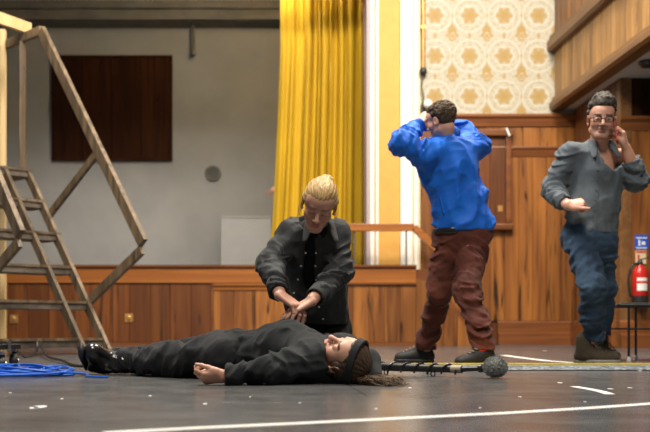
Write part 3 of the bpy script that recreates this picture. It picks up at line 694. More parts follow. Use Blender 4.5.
MB().tube(smooth_path([(ex-0.02, ed-.02, ez0+H*.95), (ex-0.09, ed-.03, ez0+H*.92), (ex-0.135, ed-.03, ez0+H*.6), (ex-0.12, ed-.03, ez0+H*.2), (ex-0.095, ed-.03, ez0+0.05)], 6), 0.012, 8).build('hose', M['black_cable'], fe, True)
def wrap_label(z0, z1, m, r=R_+0.0015, a0=-2.3, a1=-0.9, name='label'):
    vs = []; n = 10
    for z_ in (z0, z1):
        for rr in (r, r-0.004):
            for k in range(n+1):
                a_ = a0+(a1-a0)*k/n; vs.append((ex+rr*math.cos(a_), ed+rr*math.sin(a_), z_))
    N = n+1; fs = []
    for k in range(n): fs += [(k, k+1, 2*N+k+1, 2*N+k), (N+k+1, N+k, 3*N+k, 3*N+k+1), (k+1, k, N+k, N+k+1), (2*N+k, 2*N+k+1, 3*N+k+1, 3*N+k)]
    return MB().add(vs, fs).build(name, m, fe, True)
wrap_label(ez0+H*.28, ez0+H*.60, M['paper']); wrap_label(ez0+H*.46, ez0+H*.52, M['redsign'], R_+0.003, name='label_band')
for i, (v0, v1, bgm) in enumerate(((235, 249.5, 'blue_sign'), (252, 270, 'paper'))): pass
s1 = empty('safety_sign', (X(640, BF), BF-0.03, Z(250, BF)), 'small blue square safety sign with white symbols above the extinguisher', 'sign')
sx0, sx1, sz0, sz1, sy = X(634, BF), X(647, BF), Z(249.5, BF), Z(235, BF), BF-0.024
MB().box((sx0, sy-0.006, sz0), (sx1, sy, sz1)).build('plate', M['blue_sign'], s1)
pic = MB(); cxs, cz = (sx0+sx1)/2, (sz0+sz1)/2
pic.box((sx0+.012, sy-.0075, sz1-.04), (sx1-.012, sy-.006, sz1-.028)); pic.box((cxs-.035, sy-.0075, cz-.04), (cxs-.015, sy-.006, cz+.025)); pic.box((cxs+.0, sy-.0075, cz-.03), (cxs+.04, sy-.006, cz+.005)); pic.box((sx0+.012, sy-.0075, sz0+.01), (sx1-.012, sy-.006, sz0+.02))
pic.build('symbols', M['paper'], s1)
s2 = empty('instruction_card', (X(640, BF), BF-0.03, Z(268, BF)), 'cream instruction card with red bands between the blue sign and extinguisher', 'sign')
tx0, tx1, tz0, tz1 = X(634.5, BF), X(645, BF), Z(264, BF), Z(250.5, BF)
MB().box((tx0, sy-0.006, tz0), (tx1, sy, tz1)).build('card', M['cream'], s2)
ic = MB(); ic.box((tx0+.005, sy-.0075, tz1-.03), (tx1-.005, sy-.006, tz1-.008)); ic.box((tx0+.02, sy-.0075, tz0+.05), (tx0+.045, sy-.006, tz0+.10)); ic.build('print', M['redsign'], s2)

# ------------------------------------------------------------------ people: signed-distance modelling and meshing
_rs = np.random.RandomState(3); _NT = _rs.rand(32, 32, 32).astype(np.float32)
def vnoise(p):
    p = p+100.0; i = np.floor(p).astype(np.int32); f = p-i; f = f*f*(3-2*f); i &= 31; j = (i+1) & 31
    x0, y0, z0 = i[:, 0], i[:, 1], i[:, 2]; x1, y1, z1 = j[:, 0], j[:, 1], j[:, 2]; fx, fy, fz = f[:, 0], f[:, 1], f[:, 2]
    a = _NT[x0,y0,z0]*(1-fx)+_NT[x1,y0,z0]*fx; b_ = _NT[x0,y1,z0]*(1-fx)+_NT[x1,y1,z0]*fx
    c_ = _NT[x0,y0,z1]*(1-fx)+_NT[x1,y0,z1]*fx; d_ = _NT[x0,y1,z1]*(1-fx)+_NT[x1,y1,z1]*fx
    return (a*(1-fy)+b_*fy)*(1-fz)+(c_*(1-fy)+d_*fy)*fz
def rc(a, b_, r1, r2=None, k=0.02, op='u', flat=None, fold=None):
    """round cone; flat = (axis, factor) thins it along axis; fold = (height, wavelength, seed)"""
    return dict(t='rc', a=V3(*a), b=V3(*b_), r1=r1, r2=r1 if r2 is None else r2, k=k, op=op, flat=flat, fold=fold)
def el(c_, r, R=None, k=0.015, op='u'): return dict(t='el', c=V3(*c_), r=V3(*r), R=np.eye(3) if R is None else R, k=k, op=op)
def pl(p, n, k=0.006, op='i'): return dict(t='pl', p=V3(*p), n=unit(n), k=k, op=op)
def fn(f, k=0.005, op='i'): return dict(t='fn', f=f, k=k, op=op)
def prim(q, p):
    if q['t'] == 'rc':
        a, ba = q['a'], q['b']-q['a']; l2 = float(ba@ba)+1e-12; pa = p-a
        t = np.clip(pa@ba/l2, 0, 1); v = pa-t[:, None]*ba
        if q['flat'] is not None:
            n, s = q['flat']; n = unit(n); v = v+((v@n)*(s-1))[:, None]*n
        r = q['r1']+(q['r2']-q['r1'])*t
        if q['fold'] is not None:
            A, lam, sd = q['fold']; L = math.sqrt(l2); tt = (pa@ba)/L
            tdir = ba/L; e1 = unit(np.cross(tdir, V3(.31, .87, .37))); e2 = np.cross(tdir, e1); c1, c2 = v@e1, v@e2
            s1 = (tt+.75*c1*math.sin(sd)+.75*c2*math.cos(sd*2.3))/lam
            wv = vnoise(np.stack([s1*.5, c1/lam*.5, c2/lam*.5], 1)+sd)*1.6
            n1 = vnoise(np.stack([s1*1.5+wv, c1/lam*.42+wv*.3, c2/lam*.42], 1)+sd*3.1)
            n2 = vnoise(np.stack([s1*2.6-c1/lam*1.2, c1/lam*.8+wv, c2/lam*.8], 1)+sd*5.7)
            r = r+A*(1.1-3.2*np.abs(2*n1-1))*1.35+A*.4*(1-3*np.abs(2*n2-1))
        d_ = np.sqrt((v*v).sum(1))-r
        return d_/(math.sqrt(q['flat'][1]) if q['flat'] is not None else 1.0)
    if q['t'] == 'el':
        v = (p-q['c'])@q['R']; k0 = np.sqrt(((v/q['r'])**2).sum(1)); k1 = np.sqrt(((v/q['r']**2)**2).sum(1))+1e-9
        return k0*(k0-1)/k1
    if q['t'] == 'pl': return (p-q['p'])@q['n']
    return q['f'](p)
def smin(a, b_, k): h = np.clip(0.5+0.5*(b_-a)/k, 0, 1); return b_*(1-h)+a*h-k*h*(1-h)
def field(ops, disp=None):
    def f(p):
        d_ = None
        for q in ops:
            v = prim(q, p)
            if d_ is None: d_ = v
            elif q['op'] == 'u': d_ = smin(d_, v, q['k'])
            elif q['op'] == 's': d_ = -smin(-d_, v, q['k'])
            else: d_ = -smin(-d_, -v, q['k'])
        return d_ if disp is None else d_+disp(p)
    return f
def bounds(ops, m=0.03):
    lo = np.full(3, 1e9); hi = -lo
    for q in ops:
        if q['op'] != 'u': continue
        if q['t'] == 'rc':
            r = max(q['r1'], q['r2']); lo = np.minimum(lo, np.minimum(q['a'], q['b'])-r); hi = np.maximum(hi, np.maximum(q['a'], q['b'])+r)
        elif q['t'] == 'el': r = max(q['r']); lo = np.minimum(lo, q['c']-r); hi = np.maximum(hi, q['c']+r)
    return lo-m, hi+m
def isosurface(f, lo, hi, h):
    B = 4; nb = np.ceil((hi-lo)/h/B).astype(int)+1; n = nb*B
    g = np.indices(nb).reshape(3, -1).T; cc = lo+(g*B+(B-1)/2)*h
    dc = f(cc); act = np.abs(dc) < h*B*1.6+0.012
    Vv = np.where(dc < 0, -1.0, 1.0).astype(np.float32).reshape(nb)
    Vv = Vv.repeat(B, 0).repeat(B, 1).repeat(B, 2)
    ga = g[act]*B; off = np.indices((B, B, B)).reshape(3, -1).T
    idx = (ga[:, None, :]+off[None]).reshape(-1, 3)
    Vv[idx[:, 0], idx[:, 1], idx[:, 2]] = f(lo+idx*h)
    s = Vv < 0
    cnt = np.zeros(tuple(n-1), np.int8); C8 = [(i, j, k) for i in (0, 1) for j in (0, 1) for k in (0, 1)]
    for i, j, k in C8: cnt += s[i:n[0]-1+i, j:n[1]-1+j, k:n[2]-1+k]
    cell = np.argwhere((cnt > 0) & (cnt < 8)); vid = np.full(tuple(n-1), -1, np.int64); vid[cell[:, 0], cell[:, 1], cell[:, 2]] = np.arange(len(cell))
    cv = np.stack([Vv[cell[:, 0]+i, cell[:, 1]+j, cell[:, 2]+k] for i, j, k in C8], 1)
    acc = np.zeros((len(cell), 3)); num = np.zeros(len(cell)); co = np.array(C8, float)
    for a in range(8):
        for b_ in range(a+1, 8):
            if np.abs(co[a]-co[b_]).sum() != 1: continue
            va, vb = cv[:, a], cv[:, b_]; mk = (va < 0) != (vb < 0); t = np.where(mk, va/np.where(mk, va-vb, 1), 0)
            acc += np.where(mk[:, None], co[a]+(co[b_]-co[a])*t[:, None], 0); num += mk
    verts = lo+(cell+acc/num[:, None])*h
    faces = []
    for ax in range(3):
        o1, o2 = [(1, 2), (2, 0), (0, 1)][ax]
        sl0 = [slice(1, None)]*3; sl0[ax] = slice(0, n[ax]-1); sl1 = [slice(1, None)]*3; sl1[ax] = slice(1, n[ax])
        e = np.argwhere(s[tuple(sl0)] != s[tuple(sl1)])
        for q in range(3):
            if q != ax: e[:, q] += 1
        e = e[(e[:, o1] < n[o1]-1) & (e[:, o2] < n[o2]-1)]
        inside = s[e[:, 0], e[:, 1], e[:, 2]]
        def cid(d1, d2):
            c_ = e.copy(); c_[:, o1] -= d1; c_[:, o2] -= d2; return vid[c_[:, 0], c_[:, 1], c_[:, 2]]
        q4 = np.stack([cid(1, 1), cid(0, 1), cid(0, 0), cid(1, 0)], 1); q4[~inside] = q4[~inside][:, ::-1]
        faces.append(q4)
    faces = np.concatenate(faces); faces = faces[(faces >= 0).all(1)]
    return verts, faces
def np_mesh(name, verts, faces, m, parent, colors=None):
    off = np.array(wloc(parent)) if parent is not None else np.zeros(3)
    me = bpy.data.meshes.new(name); nv, nf = len(verts), len(faces)
    me.vertices.add(nv); me.vertices.foreach_set('co', (verts-off).astype(np.float32).ravel())
    me.loops.add(nf*4); me.loops.foreach_set('vertex_index', faces.astype(np.int32).ravel())
    me.polygons.add(nf); me.polygons.foreach_set('loop_start', np.arange(0, nf*4, 4, dtype=np.int32)); me.polygons.foreach_set('use_smooth', np.ones(nf, bool))
    me.update(); me.validate()
    if colors is not None:
        at = me.color_attributes.new('tone', 'FLOAT_COLOR', 'POINT')
        at.data.foreach_set('color', np.concatenate([colors, np.ones((nv, 1))], 1).astype(np.float32).ravel())
    return new(name, me, m, parent)
def solid(name, ops, h, m, parent, disp=None, color=None, bb=None):
    f = field(ops, disp); lo, hi = bounds(ops) if bb is None else bb
    v, q = isosurface(f, lo, hi, h)
    return np_mesh(name, v, q, m, parent, None if color is None else color(v))
def multi(name, groups, m, parent, color):
    """several grids of different fineness, one mesh"""
    vs, fs, cs, n = [], [], [], 0
    for ops, h, disp in groups:
        lo, hi = bounds(ops); v, q = isosurface(field(ops, disp), lo, hi, h)
        vs.append(v); fs.append(q+n); n += len(v)
    v = np.concatenate(vs); return np_mesh(name, v, np.concatenate(fs), m, parent, color(v))
def cloth(amp, s1, seed, stretch=(1, 1, 1)):
    st = np.array(stretch, float)
    def f(p):
        q = p*s1*st+seed; wv = vnoise(q*0.6+5)*2.2
        n1 = vnoise(q+wv[:, None]); n2 = vnoise(q*2.1+wv[:, None]*0.7+9)
        return amp*(2.4*np.abs(2*n1-1)-1)*1.1+amp*0.7*(2.4*np.abs(2*n2-1)-1)
    return f
def frame(fwd, up):
    f_ = unit(fwd); u_ = V3(*up)-f_*np.dot(up, f_); u_ = unit(u_); r_ = np.cross(f_, u_); return np.stack([r_, f_, u_], 1)   # columns: right, forward, up
def xf(R, c_, s, ops):
    out = []
    for q in ops:
        q = dict(q)
        if q['t'] == 'rc':
            q['a'] = R@(q['a']*s)+c_; q['b'] = R@(q['b']*s)+c_; q['r1'] *= s; q['r2'] *= s
            if q['flat'] is not None: q['flat'] = (R@V3(*q['flat'][0]), q['flat'][1])
        elif q['t'] == 'el': q['c'] = R@(q['c']*s)+c_; q['r'] = q['r']*s; q['R'] = R@q['R']
        elif q['t'] == 'pl': q['p'] = R@(q['p']*s)+c_; q['n'] = R@q['n']
        q['k'] = q['k']*s; out.append(q)
    return out
def rotx(a): return np.array([[1,0,0],[0,math.cos(a),-math.sin(a)],[0,math.sin(a),math.cos(a)]])
def rotz(a): return np.array([[math.cos(a),-math.sin(a),0],[math.sin(a),math.cos(a),0],[0,0,1]])

def head_ops(jaw=1.0, mouth_open=0.0, nose=1.0, chin=0.0):
    o = [el((0,-.012,.035), (.074,.096,.083)), el((0,.018,-.045), (.054*jaw,.068,.070), k=.03), el((0,.070,-.094-chin), (.024*jaw,.018,.017), k=.03),
         el((0,.045,.045), (.060,.048,.050), k=.03)]
    for s in (-1, 1):
        o += [el((s*.040,.052,-.024), (.026,.028,.026), k=.025), rc((s*.050*jaw,.0,-.062), (s*.020*jaw,.066,-.092-chin), .017, .016, k=.025)]
    o += [rc((-.030,.079,.026), (.030,.079,.026), .012, k=.016)]
    for s in (-1, 1): o += [el((s*.031,.098,.006), (.019,.016,.012), k=.012, op='s'), el((s*.031,.074,.003), (.016,.015,.012), k=.005)]
    o += [rc((0,.084,.018), (0,.108*nose,-.026), .0085, .0115, k=.012), el((0,.108*nose,-.029), (.0115,.011,.0095), k=.006)]
    for s in (-1, 1): o += [el((s*.0125,.097,-.032), (.0085,.010,.0075), k=.006)]
    o += [rc((-.016,.089,-.055), (.016,.089,-.055), .0062, k=.006), rc((-.014,.087,-.067-mouth_open), (.014,.087,-.067-mouth_open), .0068, k=.006),
          rc((-.019,.099,-.0605-mouth_open*.5), (.019,.099,-.0605-mouth_open*.5), .0035+mouth_open*.6, k=.003, op='s')]
    for s in (-1, 1):
        R = rotz(s*-.35)@rotx(-.2)
        o += [el((s*.080,-.008,-.004), (.007,.020,.031), R, k=.006), el((s*.087,-.002,-.002), (.005,.011,.018), R, k=.004, op='s'), el((s*.078,.004,-.03), (.007,.008,.009), k=.006)]
    return o
def hand_ops(side, curl, spread=0.0, thumb=(0.65, 0.70, -0.30), tcurl=0.25):
    """origin at the wrist, y along the fingers, z the back of the hand; side = +1 puts the thumb at +x"""
    o = []; base = [(.027,.088,.0), (.0085,.093,.003), (-.0105,.088,.002), (-.0275,.078,-.002)]
    ln = [(.043,.026,.021), (.047,.030,.023), (.043,.028,.022), (.033,.021,.019)]; rr = [.0092,.0095,.0090,.0078]
    curl = curl if isinstance(curl[0], (list, tuple)) else [curl]*4
    for i, b0 in enumerate(base): o.append(rc((b0[0]*.62, .004, 0), b0, .0155, .0118, k=.014, flat=((0, 0, 1), 1.15)))
    o.append(el((.014,.042,-.006), (.030,.040,.016), k=.012))
    o.append(rc((.018,.015,-.006), (.036,.045,-.010), .016, .013, k=.014))
    for i, b0 in enumerate(base):
        p = V3(*b0); a = 0.0; sp = spread*(1.5-i)*0.5
        for j in range(3):
            a += curl[i][j]; d_ = V3(math.sin(sp)*math.cos(a), math.cos(sp)*math.cos(a), -math.sin(a)); q = p+d_*ln[i][j]
            o.append(rc(p, q, rr[i]*(1-.09*j), rr[i]*(1-.09*(j+1)), k=.0035 if j == 0 else .003)); p = q
    p = V3(.030,.030,-.008); d_ = unit(thumb)
    for j, L in enumerate((.040,.032,.026)):
        q = p+d_*L; o.append(rc(p, q, .0125-.0015*j, .0115-.0018*j, k=.006 if j else .012)); p = q
        d_ = unit(d_+V3(-.35, .35, -.25)*tcurl*2)
    if side < 0:
        for q in o:
            for key in ('a', 'b', 'c'):
                if key in q: q[key] = q[key]*V3(-1, 1, 1)
    return o
def hand(w_, ydir, zdir, side, curl, s=1.0, **kw):
    y = unit(ydir); z = unit(V3(*zdir)-y*np.dot(zdir, y)); x = np.cross(y, z); return xf(np.stack([x, y, z], 1), V3(*w_), s, hand_ops(side, curl, **kw))

def skin_mat(name):
    m, b_ = start(name); v = coords('Object'); n = noise(v, 45, 3); n2 = noise(v, 9, 2)
    at = E.nt.nodes.new('ShaderNodeAttribute'); at.attribute_name = 'tone'
    c_ = mixc(sm(n2, 0.35, 0.7)*0.22, at.outputs['Color'], (0.42,0.15,0.10))
    setin(b_, 'Base Color', c_); b_.inputs['Roughness'].default_value = 0.48; b_.inputs['Subsurface Weight'].default_value = 0.12
    b_.inputs['Subsurface Radius'].default_value = (.01, .004, .002); b_.inputs['Subsurface Scale'].default_value = 0.5; bump(b_, n, 0.05, 0.001); return m
M['skin'] = skin_mat('skin')
def fabric(name, c_, c2, rough=0.85, weave=420, sheen=0.15, patch=7, cord=None):
    m, b_ = start(name); v = coords('Object'); n = noise(v, patch, 4, 0.6); f_ = noise(v, weave, 2)
    setin(b_, 'Base Color', mixc(sm(n, 0.35, 0.7), c2, c_)); b_.inputs['Roughness'].default_value = rough; b_.inputs['Sheen Weight'].default_value = sheen*.3; b_.inputs['Specular IOR Level'].default_value = 0.25
    bump(b_, f_*0.4+noise(v, 34, 4, 0.6)*1.2, 0.35, 0.004); return m
M['denim_black'] = fabric('charcoal_denim', (0.050,0.053,0.056), (0.026,0.028,0.030))
M['tee'] = fabric('black_jersey', (0.007,0.007,0.008), (0.005,0.005,0.005), sheen=0.05)
M['hoodie'] = fabric('dark_grey_hoodie', (0.020,0.023,0.026), (0.012,0.014,0.016))
M['trouser_black'] = fabric('black_trousers', (0.019,0.020,0.023), (0.011,0.012,0.014))
M['blue_jacket'] = fabric('blue_jacket', (0.008,0.145,0.68), (0.005,0.105,0.54), rough=0.6)
M['maroon'] = fabric('maroon_corduroy', (0.105,0.028,0.018), (0.058,0.015,0.010))
M['shirt'] = fabric('slate_shirt', (0.105,0.125,0.145), (0.075,0.092,0.110), rough=0.75)
M['jeans'] = fabric('blue_jeans', (0.045,0.085,0.145), (0.018,0.036,0.070), patch=4)
M['suede'] = fabric('brown_suede', (0.075,0.058,0.038), (0.045,0.034,0.022), weave=200)
M['sneaker'] = fabric('black_sneaker', (0.016,0.016,0.018), (0.010,0.010,0.011), rough=0.6)
M['sole'] = plain('grey_sole', (0.35,0.33,0.30), 0.6, var=0.15)
M['leather'] = plain('black_leather', (0.012,0.012,0.013), 0.22, var=0.2, scale=40, bmp=0.15, spec=0.6)
M['sock'] = fabric('red_sock', (0.45,0.02,0.02), (0.30,0.015,0.015))
M['snap'] = plain('pearl_snap', (0.75,0.74,0.70), 0.25, var=0.02)
M['eye_white'] = plain('eye_white', (0.42,0.38,0.34), 0.3, var=0.02); M['iris'] = plain('iris', (0.03,0.02,0.012), 0.15, var=0.05)
M['phone'] = plain('red_phone_case', (0.50,0.01,0.02), 0.3, var=0.05)
M['band'] = fabric('dark_headband', (0.03,0.032,0.035), (0.02,0.021,0.023))
def hairmat(name, dark, light, s, flow=False, rough=0.5):
    m, b_ = start(name)
    if flow:
        at = E.nt.nodes.new('ShaderNodeAttribute'); at.attribute_name = 'tone'; v = at.outputs['Vector']; n = noise(v, 9, 3, 0.7); n2 = noise(v, 2.2, 2)
    else: v = coords('Object', s); n = noise(v, 60, 4, 0.65); n2 = noise(v, 14, 3)
    c_ = mixc(sm(n, 0.35, 0.68), dark, light); c_ = mixc(sm(n2, 0.45, 0.7)*0.4, c_, dark)
    setin(b_, 'Base Color', c_); b_.inputs['Roughness'].default_value = rough; b_.inputs['Specular IOR Level'].default_value = 0.3; bump(b_, n, 0.5, 0.005); return m
M['blond'] = hairmat('blond_hair', (0.30,0.17,0.055), (0.70,0.50,0.23), (1, .35, .35), True)
M['brown_hair'] = hairmat('brown_hair', (0.030,0.019,0.012), (0.12,0.078,0.045), (1, 1, 1), rough=.75)
M['greying_hair'] = hairmat('greying_dark_hair', (0.020,0.016,0.013), (0.13,0.115,0.095), (1, 1, 1), rough=.75)
M['long_brown_hair'] = hairmat('long_brown_hair', (0.030,0.018,0.011), (0.12,0.075,0.046), (.4, .4, 1), True)
M['tail_hair'] = hairmat('ponytail_hair', (0.06,0.038,0.024), (0.22,0.15,0.095), (1, 1, 1))

def tone_fn(base, R, c_, s, lip=(0.50,0.17,0.14), brow=None, stubble=None, lids=None):
    base = np.array(base)
    def f(v):
        q = ((v-c_)@R)/s; n_ = len(v); C = np.tile(base, (n_, 1)); x, y, z = q.T
        near = (np.abs(x) < .1) & (y > .02) & (np.abs(z) < .13)
        def put(mask, colr, a=1.0):
            mk = (mask & near)[:, None]*a; C[:] = C*(1-mk)+np.array(colr)*mk
        cheek = np.exp(-(((np.abs(x)-.042)/.02)**2+((z+.03)/.022)**2))*0.35*near; C[:] = C*(1-cheek[:, None])+np.array(base)*np.array([1.05,.72,.68])*cheek[:, None]
        if stubble is not None: put((z < -.036) & ((np.abs(x) < .034) | (z < -.062)), stubble, 0.55)
        put((((x)/.024)**2+((z+.061)/.013)**2 < 1) & (y > .075), lip, 0.8)
        if brow is not None: put((np.abs(z-.027-.10*np.minimum(np.abs(np.abs(x)-.032), .014)) < .0055) & (np.abs(np.abs(x)-.033) < .020) & (y > .05), brow, 0.9)
        if lids is not None: put((np.abs(z+.004-.0) < .0032) & (np.abs(np.abs(x)-.031) < .014) & (y > .06), lids, 0.85)
        return C
    return f
def eyes(R, c_, s, parent, look=(0, 1, 0)):
    for sd in (-1, 1):
        p = R@(V3(sd*.031,.0795,.004)*s)+c_
        e_ = solid('eye', [el(p, V3(.0115,.0110,.0050)*s, R)], .0018*s, M['eye_white'], parent)
        q = R@(V3(sd*.031+look[0]*.003,.0885,.004+look[2]*.002)*s)+c_
        solid('iris', [el(q, V3(.0055,.0032,.0048)*s, R)], .0013*s, M['iris'], e_)
def curls(R, c_, s, centre, rad, n, r, seed, test):
    """knobbly hair: many small lobes over a skull ellipsoid"""
    g = np.random.RandomState(seed); o = []
    while len(o) < n:
        d_ = g.normal(size=3); d_ /= np.linalg.norm(d_)
        if not test(d_): continue
        p = V3(*centre)+d_*V3(*rad); o.append(rc(p, p+unit(d_*.4+g.normal(size=3))*r*1.3, r*(.6+.6*g.rand()), r*.35, k=.007))
    return xf(R, c_, s, o)
def shoe_ops(heel, toe, up, wd, h0=.05):
    """shoe body between heel and toe (centres of the sole), up = away from the sole"""
    heel, toe, up = V3(*heel), V3(*toe), unit(up); d_ = toe-heel; L = np.linalg.norm(d_); f_ = d_/L; sd = np.cross(f_, up)
    o = [rc(heel+up*.045+f_*.035, heel+up*.10+f_*.045, .042, .044, k=.02), rc(heel+up*.038+f_*.03, toe+up*.030-f_*.045, .040, .042, k=.03, flat=(up, 1.15)),
         rc(heel+up*.075+f_*.06, toe+up*.035-f_*.08, .040, .034, k=.03), pl(heel+up*.012, -up)]
    s_ = [rc(heel+up*.012+f_*.03, toe+up*.012-f_*.05, .043, .047, k=.01, flat=(up, 1.0)), rc(toe+up*.014-f_*.08, toe+up*.016-f_*.042, .046, .042, k=.01), pl(heel, -up, .003), pl(heel+up*.024, up, .003)]
    return o, s_
def disc(name, p, n_, r, t, m, parent): return MB().lathe(V3(*p), [(r*.6, t*-.5), (r, 0), (r*.8, t)], n_, 10).build(name, m, parent, True)
def on_surface(f, p, direction, steps=60):
    """walk from p along direction until the cloth is met"""
    p = V3(*p); d_ = unit(direction)
    for _ in range(steps):
        v = float(f(p[None])[0])
        if v < 0.0005: break
        p = p+d_*max(v*.7, .0005)
    return p
def normal_of(f, p, e=.004):
    g = np.array([float(f((p+V3(*(e*np.eye(3)[i])))[None])[0])-float(f((p-V3(*(e*np.eye(3)[i])))[None])[0]) for i in range(3)]); return unit(g)

# ================================================================== kneeling person in a charcoal denim jacket
def flow(R, c_, s):
    """strand coordinate across the combing direction, front to back"""
    def f(v):
        q = ((v-c_)@R)/s; a = np.arctan2(q[:, 0], q[:, 2]+.03)
        return np.stack([a*5.0, q[:, 1]*3.0, np.linalg.norm(q, axis=1)*2.0], 1)
    return f
def kneeling():
    root = empty('person', (P(315, 0, 4.85)[0], 4.85, 0), 'kneeling person with tied blond hair in open charcoal denim jacket pressing on a chest', 'person')
    hc = P(319, 205, 4.56); hs = .95
    R = frame((-.12, -.80, -.60), (.16, -.58, .80))
    nb = P(319, 226, 4.72)
    sR, sL = P(289, 234, 4.76), P(338, 235, 4.76)
    eR, eL = P(270, 265, 4.66), P(341, 270, 4.68)
    wR, wL = P(280, 295, 4.47), P(312, 300, 4.46)
    chest, waist, pelv = P(315, 256, 4.78), P(314, 298, 4.88), P(316, 333, 4.98)
    pelv[2] = 0.22
    side = V3(1, 0, 0)
    # body
    head = xf(R, hc, hs, head_ops(jaw=.84, mouth_open=.003))+[rc(R@V3(0,-.035,-.06)+hc, nb+V3(0, .03, -.02), .047, .055, k=.03)]
    fwd = V3(0, -1, 0)
    hA = hand(wR, unit(V3(.78, -.35, -.52)), V3(.45, -.30, .85), -1, [(.55,.65,.4),(.6,.7,.4),(.65,.7,.4),(.7,.7,.4)], s=1.08, thumb=(.5,.8,-.5), spread=.25)
    hB = hand(wL+V3(0, .0, -.005), unit(V3(-.88, -.22, -.42)), V3(-.35, -.25, .9), 1, [(.35,.3,.2),(.35,.3,.2),(.35,.35,.2),(.4,.35,.2)], s=1.06, thumb=(.6,.7,-.2), spread=.2)
    fa = [rc(eR+(wR-eR)*.55, wR+unit(wR-eR)*.0, .036, .026, k=.02)]+hA
    fb = [rc(eL+(wL-eL)*.55, wL, .036, .026, k=.02)]+hB
    torso = [rc(chest, waist, .10, .095, k=.05, flat=(V3(0, 1, .2), 1.3)), rc(waist, pelv, .09, .10, k=.05, flat=(V3(0, 1, 0), 1.2)), rc(sR+V3(.02,0,-.01), sL+V3(-.02,0,-.01), .05, .05, k=.05), rc(nb, chest, .05, .09, k=.05),
             rc(sR, eR, .04, .035, k=.03), rc(eR, wR, .034, .028, k=.03), rc(sL, eL, .04, .035, k=.03), rc(eL, wL, .034, .028, k=.03)]
    kneeR, kneeL = V3(P(300, 0, 4.62)[0], 4.68, .07), V3(P(334, 0, 4.7)[0], 4.70, .07)
    hipR, hipL = pelv+V3(-.085, 0, 0), pelv+V3(.07, 0, 0)
    ftR, ftL = V3(hipR[0], 5.16, .07), V3(hipL[0]+.02, 5.16, .07)
    tone = tone_fn((0.50,0.27,0.19), R, hc, hs, lip=(0.36,0.10,0.10), brow=(0.25,0.14,0.07), lids=(0.10,0.055,0.04))
    multi('body', [(head, .0028, None), (fa, .0026, None), (fb, .0026, None), (torso, .011, None)], M['skin'], root, tone)
    # black tee
    tee = [rc(chest+V3(0, -.01, .05), waist, .118, .115, k=.05, flat=(V3(0, 1, .2), 1.25)), rc(waist, pelv, .12, .13, k=.05, flat=(V3(0, 1, 0), 1.15)), rc(sR+V3(.03,0,-.02), sL+V3(-.03,0,-.02), .058, k=.05), rc(nb+V3(0, 0, -.015), chest, .06, .10, k=.05)]
    solid('tshirt', tee, .007, M['tee'], root, cloth(.003, 12, 2))
    # trousers
    trs = [rc(hipR, hipL, .108, k=.05), rc(hipR, kneeR+V3(0, .05, .02), .088, .07, k=.04, fold=(.006,.07,1)), rc(hipL, kneeL+V3(0, .05, .02), .090, .07, k=.04, fold=(.006,.07,2)),
           rc(kneeR, ftR, .062, .05, k=.03, fold=(.005,.06,3)), rc(kneeL, ftL, .062, .05, k=.03, fold=(.005,.06,4)), pl((0, 0, .004), (0, 0, -1))]
    solid('trousers', trs, .009, M['tee'], root)
    for f_ in (ftR, ftL):
        o, s_ = shoe_ops(f_+V3(0, .03, .05), f_+V3(0, .09, -.02)+V3(0, .14, -.02), V3(0, .25, 1), 1); solid('shoe', [rc(f_, f_+V3(0, .17, -.025), .048, .04, k=.02), pl((0, 0, .003), (0, 0, -1))], .009, M['sneaker'], root)
    # jacket
    hemp = P(318, 326, 4.95); hemp[2] = .255
    jk = [rc(chest+V3(0, .0, .045), waist+V3(.0, .0, .02), .142, .138, k=.05, flat=(V3(0, 1, .2), 1.25)), rc(waist+V3(.01, 0, 0), hemp+V3(.004, .0, -.03), .145, .152, k=.05, flat=(V3(0, 1, 0), 1.2)),
          rc(sR+V3(.02,0,-.005), sL+V3(-.02,0,-.005), .066, k=.05), rc(nb+V3(0, .03, -.03), chest, .075, .11, k=.04),
          rc(sR+V3(.01, 0, 0), eR, .060, .052, k=.035, fold=(.007,.075,5)), rc(eR, wR+(eR-wR)*.12, .051, .043, k=.03, fold=(.007,.06,6)),
          rc(sL+V3(-.01, 0, 0), eL, .062, .054, k=.035, fold=(.007,.075,7)), rc(eL, wL+(eL-wL)*.12, .052, .044, k=.03, fold=(.007,.06,8))]
    jk += [pl(wR+(eR-wR)*.10, unit(wR-eR)), ]
    jk = [q for q in jk if q['t'] != 'pl']
    # openings: neck, front gap that widens towards the hem, lower hem
    a_, b_ = P(311, 240, 4.6), P(306, 335, 4.75)
    def gap(p):
        t = np.clip((a_[2]-p[:, 2])/(a_[2]-b_[2]), -0.3, 1.2); cx_ = a_[0]+(b_[0]-a_[0])*t+.012*t; hw = .022+.022*np.clip(t, 0, 1)
        hw = hw+np.clip(-t, 0, 1)*.10
        d1 = np.abs(p[:, 0]-cx_)-hw; d2 = p[:, 1]-(chest[1]-.02); d3 = np.where(p[:, 2] < .60, -1, -1)
        return np.maximum(d1, d2)
    jk += [fn(gap, .004, 's'), el(nb+V3(0, -.005, .02), (.058, .065, .07), k=.012, op='s')]
    def cutR(p): d_ = unit(wR-eR); return (p-(wR-d_*.035))@d_
    def cutL(p): d_ = unit(wL-eL); return (p-(wL-d_*.035))@d_
    def cuffs(p):
        a1 = np.maximum(cutR(p), np.linalg.norm(p-wR, axis=1)-.12); b1 = np.maximum(cutL(p), np.linalg.norm(p-wL, axis=1)-.085); return np.maximum(-a1*0+np.where(np.linalg.norm(p-wR, axis=1) < .09, cutR(p), -1), np.where(np.linalg.norm(p-wL, axis=1) < .09, cutL(p), -1))
    jk += [fn(cuffs, .004, 'i'), pl(hemp, (0, .05, -1), .008)]
    dj = cloth(.0055, 11, 4, (1, 1, .8)); solid('jacket', jk, .0055, M['denim_black'], root, dj)
    jf = field(jk, dj)
